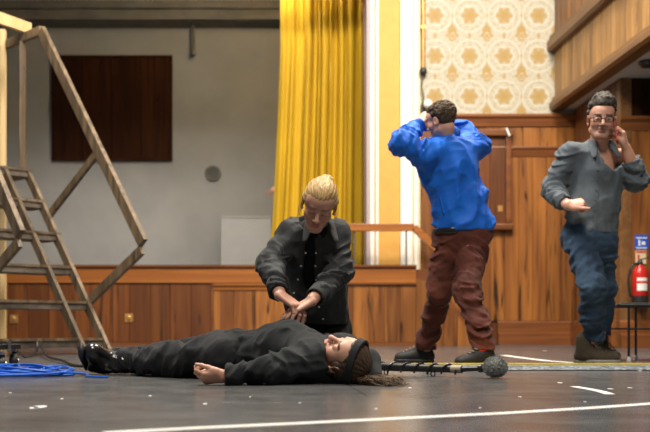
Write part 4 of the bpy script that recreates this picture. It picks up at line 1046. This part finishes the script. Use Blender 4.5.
    # cuffs
    for w_, e_ in ((wR, eR), (wL, eL)):
        d_ = unit(w_-e_); solid('cuff', [rc(w_-d_*.085, w_-d_*.038, .046, .044, k=.01), rc(w_-d_*.06, w_+d_*.03, .036, k=.004, op='s'), pl(w_-d_*.026, d_, .004)], .005, M['denim_black'], root)
    # collar wings
    for sd in (-1, 1):
        c0 = nb+V3(sd*.050, -.040, -.002); c1 = nb+V3(sd*.072, -.100, -.075)
        solid('collar', [rc(nb+V3(sd*.052, .02, .006), c0, .022, .024, k=.015, flat=(V3(sd, -.2, .35), 2.6)), rc(c0, c1, .027, .014, k=.02, flat=(unit(V3(sd*.35, -.8, .5)), 2.8))], .004, M['denim_black'], root)
    # snaps along both front edges and on the pockets
    for u, v in ((305.6, 253), (301, 266), (298, 279.5), (294, 293), (316, 253), (315.5, 266), (316, 280), (319, 307), (323, 319), (285.5, 256), (328, 260)):
        p = on_surface(jf, P(u, v, 4.45), unit(P(u, v, 5)-P(u, v, 4.4))); n_ = normal_of(jf, p); disc('snap', p, n_, .0052, .003, M['snap'], root)
    # pocket flaps
    for uu in (287, 330):
        ps = [on_surface(jf, P(uu+du, 254.5+dv, 4.45), unit(P(uu, 254, 5)-P(uu, 254, 4.4)))+V3(0, -.003, 0) for du, dv in ((-8, 0), (8, 0), (8, 6), (0, 9), (-8, 6))]
        MB().add(ps+[p+V3(0, .006, 0) for p in ps], [(4,3,2,1,0),(5,6,7,8,9)]+[(i, (i+1)%5, (i+1)%5+5, i+5) for i in range(5)]).build('pocket_flap', M['denim_black'], root)
    # hair: swept back cap, bun, loose wisps
    hp = [el((0,-.022,.044), (.079,.098,.084), k=.02), el((0,.030,.075), (.052,.055,.040), k=.03), rc((-.06,-.0,.02), (.06,-.0,.02), .030, k=.03), el((0,-.06,.0), (.06,.05,.05), k=.03),
          el((-.010,-.088,.088), (.036,.032,.030), k=.012), el((-.022,-.078,.105), (.022,.02,.016), k=.01)]
    face = [el((0,.112,-.026), (.063,.075,.088), k=.012, op='s'), pl((0, 0, -.045), (0, .45, -1), .02), el((.085,.01,-.01), (.02,.03,.04), k=.01, op='s'), el((-.085,.01,-.01), (.02,.03,.04), k=.01, op='s')]
    Rt = R.T
    def strand(p):
        q = ((p-hc)@R)/hs; a = np.arctan2(q[:, 0], q[:, 2]+.02); return .0010*np.sin(a*34+6*vnoise(q*30))+.0006*np.sin(a*71)
    solid('hair', xf(R, hc, hs, hp+face), .0034, M['blond'], root, strand, flow(R, hc, hs))
    g = np.random.RandomState(5); ws = MB()
    for i in range(12):
        sd = -1 if i % 2 else 1
        p0 = V3(sd*(.066+.012*g.rand()), .015+.05*g.rand(), .05*g.rand()+.0); p1 = p0+V3(sd*(.012+.012*g.rand()), .006, -.025-.02*g.rand()); p2 = p1+V3(sd*(.006-.014*g.rand()), .004, -.03*g.rand()-.01)
        ws.tube([R@(q*hs)+hc for q in smooth_path([p0, p1, p2], 4)], .0008, 4)
    wo = ws.build('loose_wisps', M['blond'], root); wo['kind'] = 'stuff'
    rg = wL+unit(V3(-.9,-.2,-.4))*.03
    return root
kneeling()

# ================================================================== person lying on the floor
def lying():
    root = empty('person', (P(280, 0, 4.35)[0], 4.35, 0), 'person in dark hoodie and black boots lying on the back with headband and brown hair', 'person')
    hc = P(343, 0, 4.16); hc[2] = .102; hs = .95
    ax = unit(V3(.80, -.60, 0))
    R = frame((-.30, -.36, .88), V3(.74, -.62, .12))
    nk = hc-ax*.15; nk[2] = .095
    chest, waist, pelv = P(287, 0, 4.38), P(250, 0, 4.50), P(222, 0, 4.60)
    chest[2] = .128; waist[2] = .110; pelv[2] = .105
    perp = V3(ax[1], -ax[0], 0)                       # towards the camera side
    if perp[1] > 0: perp = -perp
    sN, sF = P(313, 0, 4.17), P(330, 0, 4.52); sN[2] = .095; sF[2] = .11
    eN, wN = P(264, 0, 4.08), P(223, 0, 4.05); eN[2] = .058; wN[2] = .036
    eF = sF+V3(-.20, .12, -.04); wF = eF+V3(-.2, -.04, -.03)
    hN, hF = P(228, 0, 4.50), P(224, 0, 4.66); hN[2] = .10; hF[2] = .10
    kN, kF = P(168, 0, 4.70), P(168, 0, 4.92); kN[2] = .078; kF[2] = .080
    aN, aF = P(124, 0, 4.90), P(138, 0, 5.12); aN[2] = .058; aF[2] = .065
    head = xf(R, hc, hs, head_ops(jaw=.92))+[rc(R@(V3(0,-.03,-.06)*hs)+hc, nk-ax*.02, .046, .05, k=.03)]
    hd = hand(wN, unit(V3(-1, -.10, -.10)), unit(V3(.1, -.75, -.6)), 1, [(.7,.9,.6),(.9,1.0,.7),(1.0,1.1,.7),(1.1,1.1,.7)], s=.88, thumb=(.35,.85,-.35), spread=.15)
    arm = [rc(eN+(wN-eN)*.5+V3(0, 0, .004), wN, .028, .025, k=.02)]+hd
    torso = [rc(chest, waist, .08, .07, k=.05, flat=((0,0,1), 1.25)), rc(waist, pelv, .07, .075, k=.05, flat=((0,0,1), 1.2)), rc(sN, sF, .035, k=.04), rc(sN, eN, .03, .025, k=.03), rc(sF, eF, .04, .035, k=.03), rc(eF, wF, .034, .028, k=.03),
             rc(hN, kN, .07, .05, k=.03), rc(kN, aN+V3(.06, 0, 0), .04, .03, k=.03), rc(hF, kF, .07, .05, k=.03), rc(kF, aF+V3(.06, 0, 0), .04, .03, k=.03), rc(nk, chest, .05, .08, k=.04)]
    tone = tone_fn((0.56,0.31,0.22), R, hc, hs, lip=(0.42,0.14,0.12), brow=(0.06,0.035,0.02), lids=(0.05,0.03,0.02))
    multi('body', [(head, .0028, None), (arm, .0026, None), (torso, .012, None)], M['skin'], root, tone)
    # hoodie
    up = V3(0, 0, 1)
    ho = [rc(chest+V3(.03, 0, -.005), waist, .132, .118, k=.05, flat=(up, 1.15)), rc(waist, pelv+V3(.03, -.03, 0), .118, .116, k=.05, flat=(up, 1.15), fold=(.010,.08,3)), rc(sN+V3(0,.02,.01), sF, .085, .09, k=.05),
          rc(chest+V3(.0, .06, .035), chest+V3(-.05, .09, .02), .098, .09, k=.05),
          rc(nk-ax*.03+V3(0, 0, .012), chest, .088, .12, k=.05),
          rc(sN, eN, .066, .054, k=.035, fold=(.008,.075,2)), rc(eN, wN+V3(.035, 0, .004), .052, .041, k=.03, fold=(.008,.06,4)), rc(wN+V3(.05, 0, .0), wN+V3(.02, 0, 0), .043, .041, k=.012),
          rc(sF, eF, .07, .06, k=.03), rc(eF, wF, .06, .045, k=.03), pl((0, 0, .003), (0, 0, -1), .006),
          rc(hc-ax*.135+V3(-.02, .06, .02), hc-ax*.125+V3(.0, -.075, -.02), .052, .048, k=.03), rc(hc-ax*.14+V3(0, 0, .035), hc-ax*.16+V3(0, 0, .03), .052, .06, k=.03), el(hc+V3(.0, 0, .01), (.098, .090, .10), k=.015, op='s')]
    ho += [fn(lambda p: np.where(np.linalg.norm(p-wN, axis=1) < .08, (p-(wN+V3(.012, 0, 0)))@V3(-1, 0, 0), -1), .004, 'i')]
    solid('hoodie', ho, .0055, M['hoodie'], root, cloth(.007, 9, 8))
    # hood lying behind the head
    hood = [rc(hc+V3(-.13, .09, .05), hc+V3(.02, .11, .055), .050, .045, k=.03, fold=(.005,.06,1)), rc(hc+V3(.02, .11, .055), hc+V3(.115, .03, -.01), .045, .042, k=.03, fold=(.004,.06,2)), rc(hc+V3(.115, .03, -.01), hc+V3(.13, -.05, -.07), .042, .03, k=.03), rc(hc+V3(-.13, .02, -.06), hc+V3(.09, .03, -.075), .05, .035, k=.03),
            pl((0, 0, .003), (0, 0, -1), .004), el(hc, (.088, .092, .10), R, k=.015, op='s')]
    solid('hood', hood, .005, M['hoodie'], root)
    # trousers
    tr = [rc(hN, hF, .115, k=.05, flat=(up, 1.1)), rc(waist+V3(-.05, .04, -.01), pelv, .11, .12, k=.05, flat=(up, 1.15)), rc(hN, kN, .088, .068, k=.04, fold=(.011,.11,5)), rc(kN, aN+V3(.03, 0, .01), .066, .053, k=.03, fold=(.012,.09,6)),
          rc(hF, kF, .088, .07, k=.04, fold=(.010,.09,7)), rc(kF, aF, .07, .055, k=.03, fold=(.010,.08,8)), rc(aN+V3(.05, 0, .012), aN+V3(-.005, .0, .004), .055, .053, k=.02), pl((0, 0, .003), (0, 0, -1), .006)]
    solid('trousers', tr, .006, M['trouser_black'], root, cloth(.006, 8, 3))
    # boots
    for a0, far in ((aN, 0), (aF, 1)):
        an = a0+V3(.07, -.015, .006); heel = a0+V3(-.175, .05, -.008); toe = a0+V3(-.175, -.09, .058) if not far else a0+V3(-.08, .13, .02)
        bt = [rc(an, a0+V3(-.10, .02, .003), .053, .049, k=.02, fold=(.004,.035,2)), rc(a0+V3(-.10, .02, .003), heel+V3(.02, -.01, .008), .050, .042, k=.03), rc(heel+V3(.025, -.005, .01), toe+V3(.03, .0, .0), .042, .040, k=.03), rc(a0+V3(-.085, .0, .012), toe+V3(.045, .02, .0), .050, .038, k=.03), pl((0, 0, .003), (0, 0, -1), .004)]
        bo_ = solid('boot', bt, .0042, M['leather'], root)
        so = V3(-.030, 0, 0)
        solid('sole', [rc(heel+so+V3(.012, 0, .008), toe+so+V3(.012, 0, 0), .040, .044, k=.01, flat=(V3(1, .1, 0), 2.6)), pl((0, 0, .002), (0, 0, -1), .003)], .004, M['rubber'], bo_)
        for i in range(5):
            if far: break
            f0 = a0+V3(-.095, -.03, .045)+V3(.016*i-.02, .006*i, .004); solid('lace', [rc(f0+V3(0, .025, .008), f0+V3(.0, -.03, -.004), .0035, k=.003)], .002, M['black_cable'], bo_)
    # hair, headband, loose hair
    hp = [el((0,-.024,.044), (.082,.100,.086), k=.02), el((0,.028,.078), (.056,.055,.040), k=.03), rc((-.064,-.0,.0), (.064,-.0,.0), .024, k=.03), el((0,-.05,-.01), (.066,.055,.06), k=.03)]
    face = [el((0,.112,-.040), (.057,.072,.088), k=.012, op='s'), pl((0, 0, -.07), (0, .3, -1), .02)]
    def strand(p):
        q = ((p-hc)@R)/hs; a = np.arctan2(q[:, 0], q[:, 1]+.1); return .0010*np.sin(a*38+5*vnoise(q*26))
    solid('hair', xf(R, hc, hs, hp+face)+[pl((0, 0, .003), (0, 0, -1), .003)], .0034, M['long_brown_hair'], root, strand, flow(R, hc, hs))
    ring = []
    for i in range(49):
        a = 2*PI*i/48; q = V3(.087*math.cos(a), -.024+.104*math.sin(a), .062+.045*math.sin(a)); q = V3(0,-.02,.04)+(q-V3(0,-.02,.04))*(1+.04*abs(math.sin(a))); ring.append(q)
    vs = []; fs = []
    for q in ring:
        out = unit(V3(q[0], q[1]+.022, .25*(q[2]-.02))); t_ = unit(V3(0, -.38, 1))
        for s_, o_ in ((-.014, -.006), (.014, -.010), (.014, .002), (-.014, .005)): vs.append(R@((q+t_*s_+out*o_)*hs)+hc)
    for i in range(48):
        for k in range(4): fs.append((i*4+k, i*4+(k+1)%4, (i+1)*4+(k+1)%4, (i+1)*4+k))
    hb = MB().add([(v[0], v[1], max(v[2], .004)) for v in vs], fs).build('headband', M['band'], root, True)
    # ponytail spread on the floor
    g = np.random.RandomState(9); tl = MB()
    p0 = R@(V3(0,-.09,.085)*hs)+hc
    for i in range(520):
        a = p0+V3(g.normal()*.02, g.normal()*.025, 0); a[2] = max(.015, a[2]*(.3+.8*g.rand())); dx = .03+.075*g.rand()
        b_ = a+V3(dx*.5, -.05+.03*g.normal(), .012*g.rand()); c_ = a+V3(dx, -.075+.04*g.normal(), 0); c_[2] = .004+.035*g.rand(); b_[2] = max(.01, min(.06, b_[2]))
        d_ = c_+V3(.02+.015*g.normal(), .025*g.normal(), 0); d_[2] = max(.003, c_[2]-.02)
        tl.tube(smooth_path([a, b_, c_, d_], 4), [.0015]*8+[.0012]*4+[.0005], 4)
    to = tl.build('ponytail', M['tail_hair'], root); to['kind'] = 'stuff'
    return root
lying()

# ================================================================== man in the blue jacket, seen from behind
def blue_man():
    D = 6.2
    root = empty('person', (P(455, 0, D)[0], D, 0), 'person in bright blue jacket and maroon trousers seen from behind, hands raised to face', 'person')
    hc = P(440.5, 121, 6.14); hs = .88
    R = frame((-.72, .66, -.18), (-.12, -.06, 1))
    nb = P(446, 141, 6.18)
    sL, sR = P(423, 153, 6.10), P(474, 147, 6.28)
    eL, wL = P(402, 143, 6.04), P(417, 126, 6.20)
    eR, wR = P(479, 147, 6.46), P(458, 128, 6.50)
    chest, waist, pelv = P(450, 170, 6.2), P(459, 205, 6.2), P(462, 228, 6.2)
    hL, hR = P(450, 233, 6.22), P(474, 233, 6.20)
    kL, kR = P(440, 291, 6.22), P(467, 290, 5.98)
    aL, aR = P(426, 347, 6.46), P(485, 349, 5.84)
    head = xf(R, hc, hs, head_ops())+[rc(R@V3(0,-.035,-.05)+hc, nb+V3(0, 0, -.03), .044, .048, k=.03)]
    hLm = hand(wL, unit(V3(.55, .35, .75)), unit(V3(-.55, -.75, .3)), -1, [(.3,.4,.3)]*4, thumb=(.6,.7,-.4))
    hRm = hand(wR, unit(V3(-.8, -.1, .5)), unit(V3(.4, .8, .3)), 1, [(.4,.5,.3)]*4)
    fa = [rc(eL+(wL-eL)*.3, wL, .045, .029, k=.02)]+hLm; fb = [rc(eR+(wR-eR)*.3, wR, .045, .029, k=.02)]+hRm
    tors = [rc(chest, waist, .08, .08, k=.05), rc(waist, pelv, .08, .08, k=.05), rc(sL, sR, .04, k=.05), rc(sL, eL, .045, .04, k=.03), rc(sR, eR, .045, .04, k=.03), rc(hL, kL, .075, .055, k=.03), rc(kL, aL, .05, .038, k=.03), rc(hR, kR, .075, .055, k=.03), rc(kR, aR, .05, .038, k=.03)]
    tone = tone_fn((0.58,0.32,0.23), R, hc, hs, brow=(0.05,0.03,0.02))
    multi('body', [(head, .004, None), (fa, .004, None), (fb, .004, None), (tors, .014, None)], M['skin'], root, tone)
    up = V3(0, 0, 1); fl = unit(V3(.15, 1, .1))
    jk = [rc(chest+V3(0, 0, .01), waist, .180, .158, k=.06, flat=(fl, 1.45)), rc(waist, pelv+V3(.014, 0, .01), .155, .170, k=.05, flat=(fl, 1.35), fold=(.008,.11,2)), rc(sL+V3(.02, 0, -.01), sR+V3(-.02, 0, -.01), .082, .085, k=.06), rc(nb+V3(0, .01, -.02), chest, .085, .14, k=.05),
          rc(sL, eL, .076, .063, k=.04, fold=(.010,.08,1)), rc(eL, wL+(eL-wL)*.15, .062, .052, k=.03, fold=(.010,.065,3)), rc(sR, eR, .075, .062, k=.04, fold=(.010,.08,4)), rc(eR, wR+(eR-wR)*.15, .060, .050, k=.03, fold=(.010,.065,5)),
          el(nb+V3(-.01, .015, .065), (.062, .062, .075), k=.012, op='s'), pl(P(463, 231, 6.2), (.06, 0, -1), .008)]
    jk += [fn(lambda p: np.where(np.linalg.norm(p-wL, axis=1) < .085, (p-(wL+unit(eL-wL)*.03))@unit(wL-eL), -1), .004, 'i')]
    dj = cloth(.011, 7, 6, (1, 1, .8)); solid('jacket', jk, .0065, M['blue_jacket'], root, dj)
    jf = field(jk, dj)
    solid('collar', [rc(nb+V3(.045, -.03, .042), nb+V3(-.040, -.045, .012), .040, .034, k=.02, flat=(V3(0, 1, .35), 2.0)), rc(nb+V3(.045, -.03, .042), nb+V3(.062, .04, .04), .040, .034, k=.02, flat=(V3(1, .2, .3), 2.0))], .005, M['blue_jacket'], root)
    solid('cuff', [rc(wL+(eL-wL)*.34, wL+(eL-wL)*.16, .060, .057, k=.01), rc(wL+(eL-wL)*.2, wL, .040, k=.004, op='s'), pl(wL+(eL-wL)*.12, unit(wL-eL), .004)], .006, M['blue_jacket'], root)
    # side pocket welt
    p = on_surface(jf, P(442, 205, 5.9), P(442, 205, 6.5)-P(442, 205, 5.9)); MB().beam(p+V3(-.012, -.004, .05), p+V3(.012, -.004, -.05), .012, .008).build('pocket_welt', M['blue_jacket'], root)
    # belt just under the hem
    solid('belt', [rc(pelv+V3(-.05, 0, -.020), pelv+V3(.05, 0, -.020), .128, k=.01, flat=(fl, 1.1)), pl(pelv+V3(0, 0, -.005), up), pl(pelv+V3(0, 0, -.042), -up)], .006, M['leather'], root)
    tr = [rc(hL, hR, .104, k=.05), rc(pelv, pelv+V3(0, 0, -.05), .125, k=.05, flat=(fl, 1.15)), rc(hL+V3(0, 0, -.03), kL, .097, .074, k=.035, fold=(.008,.10,1)), rc(kL, aL+V3(0, 0, .02), .073, .060, k=.03, fold=(.0075,.085,2)),
          rc(hR+V3(0, 0, -.03), kR, .097, .074, k=.035, fold=(.008,.10,3)), rc(kR, aR+V3(0, 0, .02), .073, .060, k=.03, fold=(.008,.08,4)), pl(pelv+V3(0, 0, -.012), up, .01)]
    tr += [fn(lambda p: np.where(p[:, 2] < .2, np.where(p[:, 1] > 6.15, aL[2]-.015-p[:, 2], aR[2]-.005-p[:, 2]), -1), .004, 'i')]
    solid('trousers', tr, .0065, M['maroon'], root, cloth(.006, 9, 1))
    for heel, toe, sock in ((aL+V3(.045, .02, 0), aL+V3(-.20, .06, 0), 0), (aR+V3(.05, .02, 0), aR+V3(-.19, -.07, 0), 1)):
        heel[2] = 0.002; toe[2] = 0.002
        o, s_ = shoe_ops(heel, toe, up, 1); sb = solid('shoe', o, .005, M['sneaker'], root); solid('sole', s_, .005, M['rubber'], sb)
        f_ = unit(toe-heel); sd_ = np.cross(f_, up)
        for i in range(4):
            q = heel+f_*(.12+.022*i)+up*(.102-.011*i); MB().tube([q-sd_*.022, q+up*.004, q+sd_*.022], .003, 5).build('lace', M['silver_tape'], sb, True)
        if sock: solid('sock', [rc(heel+f_*.05+up*.10, heel+f_*.05+up*.13, .042, .041, k=.01), rc(heel+f_*.07+up*.10, heel+f_*.06+up*.115, .041, .038, k=.01)], .005, M['sock'], root)
    test = lambda d_: not (d_[1] > .45 and d_[2] < .55) and d_[2] > -.62 and not (abs(d_[0]) > .75 and d_[2] < -.1 and d_[1] > -.1)
    hp = xf(R, hc, hs, [el((0,-.020,.045), (.080,.098,.084), k=.02), el((0,-.05,-.0), (.068,.055,.055), k=.03), el((0,.03,.085), (.055,.055,.035), k=.03)])+curls(R, hc, hs, (0,-.02,.045), (.084,.102,.088), 420, .0085, 2, test)
    face = xf(R, hc, hs, [el((0,.115,-.035), (.066,.075,.085), k=.01, op='s'), el((.088,.0,-.015), (.022,.028,.036), k=.01, op='s'), el((-.088,.0,-.015), (.022,.028,.036), k=.01, op='s')])
    solid('hair', hp+face, .0045, M['brown_hair'], root)
    return root
blue_man()

# ================================================================== man walking with a phone
def walking_man():
    D = 6.45
    root = empty('person', (P(592, 0, D)[0], D, 0), 'person with glasses in slate shirt and jeans walking with a red phone at the ear', 'person')
    hc = P(601.5, 120, 6.36); hs = 1.02
    R = frame((-.22, -.95, -.16), (.05, -.14, 1))
    nb = P(600, 147, 6.45)
    sR, sL = P(570, 153, 6.46), P(624, 156, 6.46)
    eR, wR = P(552, 189, 6.50), P(567, 205, 6.28)
    eL, wL = P(637, 179, 6.40), P(626, 148, 6.36)
    chest, waist, pelv = P(597, 172, 6.47), P(593, 208, 6.47), P(590, 230, 6.47)
    hR, hL = P(577, 236, 6.46), P(601, 236, 6.48)
    kR, kL = P(593, 287, 6.30), P(603, 287, 6.62)
    aR, aL = P(592, 340, 6.42), P(600, 338, 7.0)
    head = xf(R, hc, hs, head_ops(jaw=1.08, mouth_open=.003, nose=1.06, chin=.008))+[rc(R@(V3(0,-.035,-.05)*hs)+hc, nb+V3(0, 0, -.03), .056, .062, k=.03)]
    HY, HZ = unit(V3(-.20, -.12, .97)), unit(V3(.86, -.50, .12))
    hr = hand(wR, unit(V3(.88, -.35, .12)), unit(V3(-.1, -.75, .65)), 1, [(1.2,1.5,.8)]*4, s=1.05, thumb=(.30,1.0,.05), tcurl=0.0)
    hl = hand(wL, HY, HZ, -1, [(.65,.75,.4),(.7,.8,.4),(.75,.8,.4),(.8,.85,.4)], s=1.05, thumb=(.2,.9,-.55), spread=.3)
    fa = [rc(eR+(wR-eR)*.4, wR, .042, .030, k=.02)]+hr; fb = [rc(eL+(wL-eL)*.2, wL, .048, .030, k=.02)]+hl
    tors = [rc(chest, waist, .10, .09, k=.05, flat=((0,1,0), 1.2)), rc(waist, pelv, .09, .09, k=.05, flat=((0,1,0), 1.2)), rc(sR, sL, .045, k=.05), rc(sR, eR, .045, .04, k=.03), rc(sL, eL, .045, .042, k=.03), rc(hR, kR, .075, .055, k=.03), rc(kR, aR, .05, .038, k=.03), rc(hL, kL, .075, .055, k=.03), rc(kL, aL, .05, .038, k=.03), rc(nb, chest, .06, .1, k=.05)]
    tone = tone_fn((0.56,0.30,0.21), R, hc, hs, lip=(0.30,0.13,0.10), brow=(0.035,0.025,0.02), stubble=(0.16,0.10,0.075))
    multi('body', [(head, .0034, None), (fa, .0034, None), (fb, .0034, None), (tors, .014, None)], M['skin'], root, tone)
    eyes(R, hc, hs, root, (-.1, 1, -.2))
    up = V3(0, 0, 1); fl = V3(0, 1, 0)
    sh_ = [rc(chest+V3(0, 0, .02), waist, .168, .155, k=.06, flat=(fl, 1.4)), rc(waist, pelv+V3(.006, 0, 0), .155, .158, k=.05, flat=(fl, 1.3), fold=(.007,.12,2)), rc(sR+V3(.02, 0, -.01), sL+V3(-.02, 0, -.01), .070, k=.06), rc(nb+V3(0, .01, -.03), chest, .082, .13, k=.05),
           rc(sR, eR, .068, .060, k=.04, fold=(.008,.085,1)), rc(eR, wR+(eR-wR)*.2, .059, .047, k=.03, fold=(.010,.055,3)), rc(sL, eL, .068, .062, k=.04, fold=(.009,.08,4)), rc(eL, eL+(wL-eL)*.42, .062, .058, k=.03, fold=(.009,.05,5)),
           pl(P(590, 234, 6.47), (.05, 0, -1), .008)]
    a_ = nb+V3(.0, -.06, -.10)
    def vneck(p):
        t = (p[:, 2]-(nb[2]-.11))/.15; return np.maximum(np.abs(p[:, 0]-nb[0]+.004)-np.clip(t, 0, 1.2)*.065+np.where(t < 0, 1, 0), p[:, 1]-(nb[1]-.02))
    sh_ += [fn(vneck, .004, 's'), el(nb+V3(0, -.01, .035), (.070, .072, .07), k=.012, op='s'),
            fn(lambda p: np.where(np.linalg.norm(p-wR, axis=1) < .09, (p-(wR+unit(eR-wR)*.03))@unit(wR-eR), np.where(np.linalg.norm(p-wL, axis=1) < .17, (p-(eL+(wL-eL)*.55))@unit(wL-eL), -1)), .004, 'i')]
    ds = cloth(.007, 8, 14, (1, 1, .6)); solid('shirt', sh_, .006, M['shirt'], root, ds); sf = field(sh_, ds)
    for sd in (-1, 1):
        c0 = nb+V3(sd*.058, -.045, .012); c1 = nb+V3(sd*.078, -.115, -.075)
        solid('collar', [rc(nb+V3(sd*.058, .03, .02), c0, .026, .030, k=.015, flat=(V3(sd, -.2, .35), 2.4)), rc(c0, c1, .034, .018, k=.02, flat=(unit(V3(sd*.3, -.8, .5)), 2.6))], .005, M['shirt'], root)
    ps = [on_surface(sf, P(u, v, 6.0), P(u, v, 6.5)-P(u, v, 6.0)) for u, v in ((598, 170), (597, 180), (596, 190), (595, 200), (594, 210), (593, 220), (592.5, 230))]
    MB().tube([p+V3(.014, -.001, 0) for p in ps], .003, 6).build('placket', M['shirt'], root, True)
    for p in ps[:-1]: disc('button', p, normal_of(sf, p), .006, .004, M['shirt'], root)
    for w_, e_, f0, f1 in ((wR, eR, .40, .18), (wL, eL, .36, .56)):
        d_ = unit(w_-e_); c0, c1 = (w_+(e_-w_)*f0, w_+(e_-w_)*f1) if w_ is wR else (e_+d_*.055, e_+d_*.115)
        rr_ = .051 if w_ is wR else .060
        solid('cuff', [rc(c0, c1, rr_, rr_-.003, k=.01), rc(c0, c1+d_*.1, .040, k=.004, op='s'), pl(c1+d_*.012, d_, .004)], .006, M['shirt'], root)
    tr = [rc(hR, hL, .10, k=.05), rc(pelv+V3(0, 0, .02), pelv+V3(0, 0, -.06), .138, k=.05, flat=(fl, 1.25)), rc(hR+V3(.01, 0, -.02), kR, .094, .076, k=.035, fold=(.007,.11,1)), rc(kR, aR+V3(0, 0, .03), .080, .066, k=.03, fold=(.0075,.09,2)),
          rc(hL+V3(0, 0, -.02), kL, .094, .076, k=.035, fold=(.007,.11,3)), rc(kL, aL+V3(0, 0, .05), .080, .064, k=.03, fold=(.0075,.09,4)), fn(lambda p: np.where(p[:, 2] < .25, np.where(p[:, 1] > 6.72, aL[2]+.02-p[:, 2], aR[2]-.01-p[:, 2]), -1), .004, 'i')]
    solid('jeans', tr, .0065, M['jeans'], root, cloth(.006, 9, 21))
    for heel, toe in ((aR+V3(-.085, .05, 0), aR+V3(.15, -.09, 0)), (aL+V3(-.01, .07, 0), aL+V3(.07, -.17, 0))):
        heel[2] = 0.002; toe[2] = 0.002
        o, s_ = shoe_ops(heel, toe, up, 1); o[0] = rc(heel+up*.05+unit(toe-heel)*.05, heel+up*.15+unit(toe-heel)*.055, .054, .056, k=.02); sb = solid('shoe', o, .005, M['suede'], root); solid('sole', s_, .005, M['sole'], sb)
        f_ = unit(toe-heel); sd_ = np.cross(f_, up)
        for i in range(5):
            q = heel+f_*(.125+.018*i)+up*(.122-.013*i); MB().tube([q-sd_*.026, q+up*.006, q+sd_*.026], .0035, 5).build('lace', M['black_cable'], sb, True)
    # hair
    test = lambda d_: not (d_[1] > .30 and d_[2] < .62) and d_[2] > -.30 and not (abs(d_[0]) > .6 and d_[2] < .15 and d_[1] > -.2)
    hp = xf(R, hc, hs, [el((0,-.026,.050), (.076,.094,.086), k=.02), el((0,.03,.105), (.060,.062,.040), k=.03)])+curls(R, hc, hs, (0,-.008,.058), (.077,.104,.106), 300, .0125, 6, test)
    face = xf(R, hc, hs, [el((0,.118,-.03), (.064,.075,.088), k=.01, op='s'), el((.088,.0,-.02), (.022,.03,.04), k=.01, op='s'), el((-.088,.0,-.02), (.022,.03,.04), k=.01, op='s')])
    solid('hair', hp+face, .0045, M['greying_hair'], root)
    # glasses
    W = lambda *q: R@(V3(*q)*hs)+hc
    gl = empty('glasses', tuple(W(0, .1, .004)), 'dark framed glasses worn by the man with the phone', 'glasses')
    for sd in (-1, 1):
        rim = [W(sd*.033+.0235*math.copysign(abs(math.cos(a))**.7, math.cos(a)), .103-.06*abs(sd*.033+.0235*math.cos(a)) , .002+.0175*math.copysign(abs(math.sin(a))**.7, math.sin(a))) for a in np.linspace(0, 2*PI, 25)]
        MB().tube(rim, .0032, 6).build('rim', M['black_plastic'], gl, True)
        MB().tube([W(sd*.056, .098, .008), W(sd*.078, .06, .006), W(sd*.083, -.01, .010)], .0030, 6).build('temple', M['black_plastic'], gl, True)
    MB().tube([W(-.010, .104, .006), W(0, .106, .008), W(.010, .104, .006)], .002, 6).build('bridge', M['black_plastic'], gl, True)
    # phone
    y = unit(V3(.02, -.25, -1)); c0 = wL+HY*.108-HZ*.046+V3(-.006, -.022, .0)
    n_ = unit(V3(.95, -.42, .08)); s_ = unit(np.cross(y, n_))
    ph = empty('phone', tuple(c0), 'red cased phone held to the ear of the walking man', 'phone')
    n_ = np.cross(s_, y)
    def slab(name, m, a, b2, t0, t1):
        vs = [c0+y*i*a+s_*j*b2+n_*t for t in (t0, t1) for i, j in ((-1,-1),(1,-1),(1,1),(-1,1))]
        return MB().add(vs, [(0,3,2,1),(4,5,6,7),(0,1,5,4),(1,2,6,5),(2,3,7,6),(3,0,4,7)]).build(name, m, ph, bevel=.003)
    slab('case', M['phone'], .072, .036, -.004, .005); slab('screen', M['black_plastic'], .068, .033, -.0055, -.0042)
    return root
walking_man()

# ================================================================== someone's fingers behind the curtain edge
def curtain_hand():
    w_ = P(279, 186, 13.62); yd = unit(P(262, 199, 13.55)-w_)
    root = empty('person', (w_[0]+.1, 13.9, ST), 'fingers of a person reaching out past the edge of the yellow curtain', 'person')
    ops = hand(w_, yd, unit(V3(.2, -.6, .75)), 1, [(.15,.2,.1),(.2,.2,.1),(.5,.6,.4),(.6,.7,.4)], s=1.15, thumb=(.5,.8,-.4), spread=.4)+[rc(w_-yd*.25+V3(.02, .05, -.05), w_, .045, .03, k=.02)]
    sh = V3(w_[0]+.42, 13.85, ST+1.38); el_ = V3(w_[0]+.30, 13.75, ST+1.12); hip = V3(w_[0]+.50, 13.88, ST+.92); hd = sh+V3(.16, 0, .26)
    ops2 = [rc(sh+V3(.16, .02, .08), hd, .05, .05, k=.02), el(hd+V3(0, 0, .08), (.078, .095, .115)), rc(w_-yd*.05, el_, .03, .04, k=.02)]
    multi('body', [(ops+ops2[2:], .006, None), (ops2[:2], .01, None)], M['skin'], root, lambda v: np.tile((0.45,0.22,0.15), (len(v), 1)))
    solid('sweater', [rc(sh, sh+V3(.34, .02, 0), .075, k=.05), rc(sh+V3(.17, 0, -.08), hip+V3(.08, 0, .05), .16, .15, k=.06, flat=(V3(0, 1, 0), 1.4)), rc(sh, el_, .065, .055, k=.03), rc(el_, w_-yd*.10, .055, .045, k=.03), rc(sh+V3(.34, .02, 0), sh+V3(.40, .05, -.5), .065, .05, k=.03)], .012, M['trouser_black'], root)
    solid('trousers', [rc(hip, hip+V3(.18, 0, 0), .12, k=.05), rc(hip, hip+V3(-.02, 0, -.84), .10, .06, k=.03), rc(hip+V3(.18, 0, 0), hip+V3(.2, 0, -.84), .10, .06, k=.03), pl((0, 0, ST+.012), (0, 0, -1))], .014, M['trouser_black'], root)
curtain_hand()
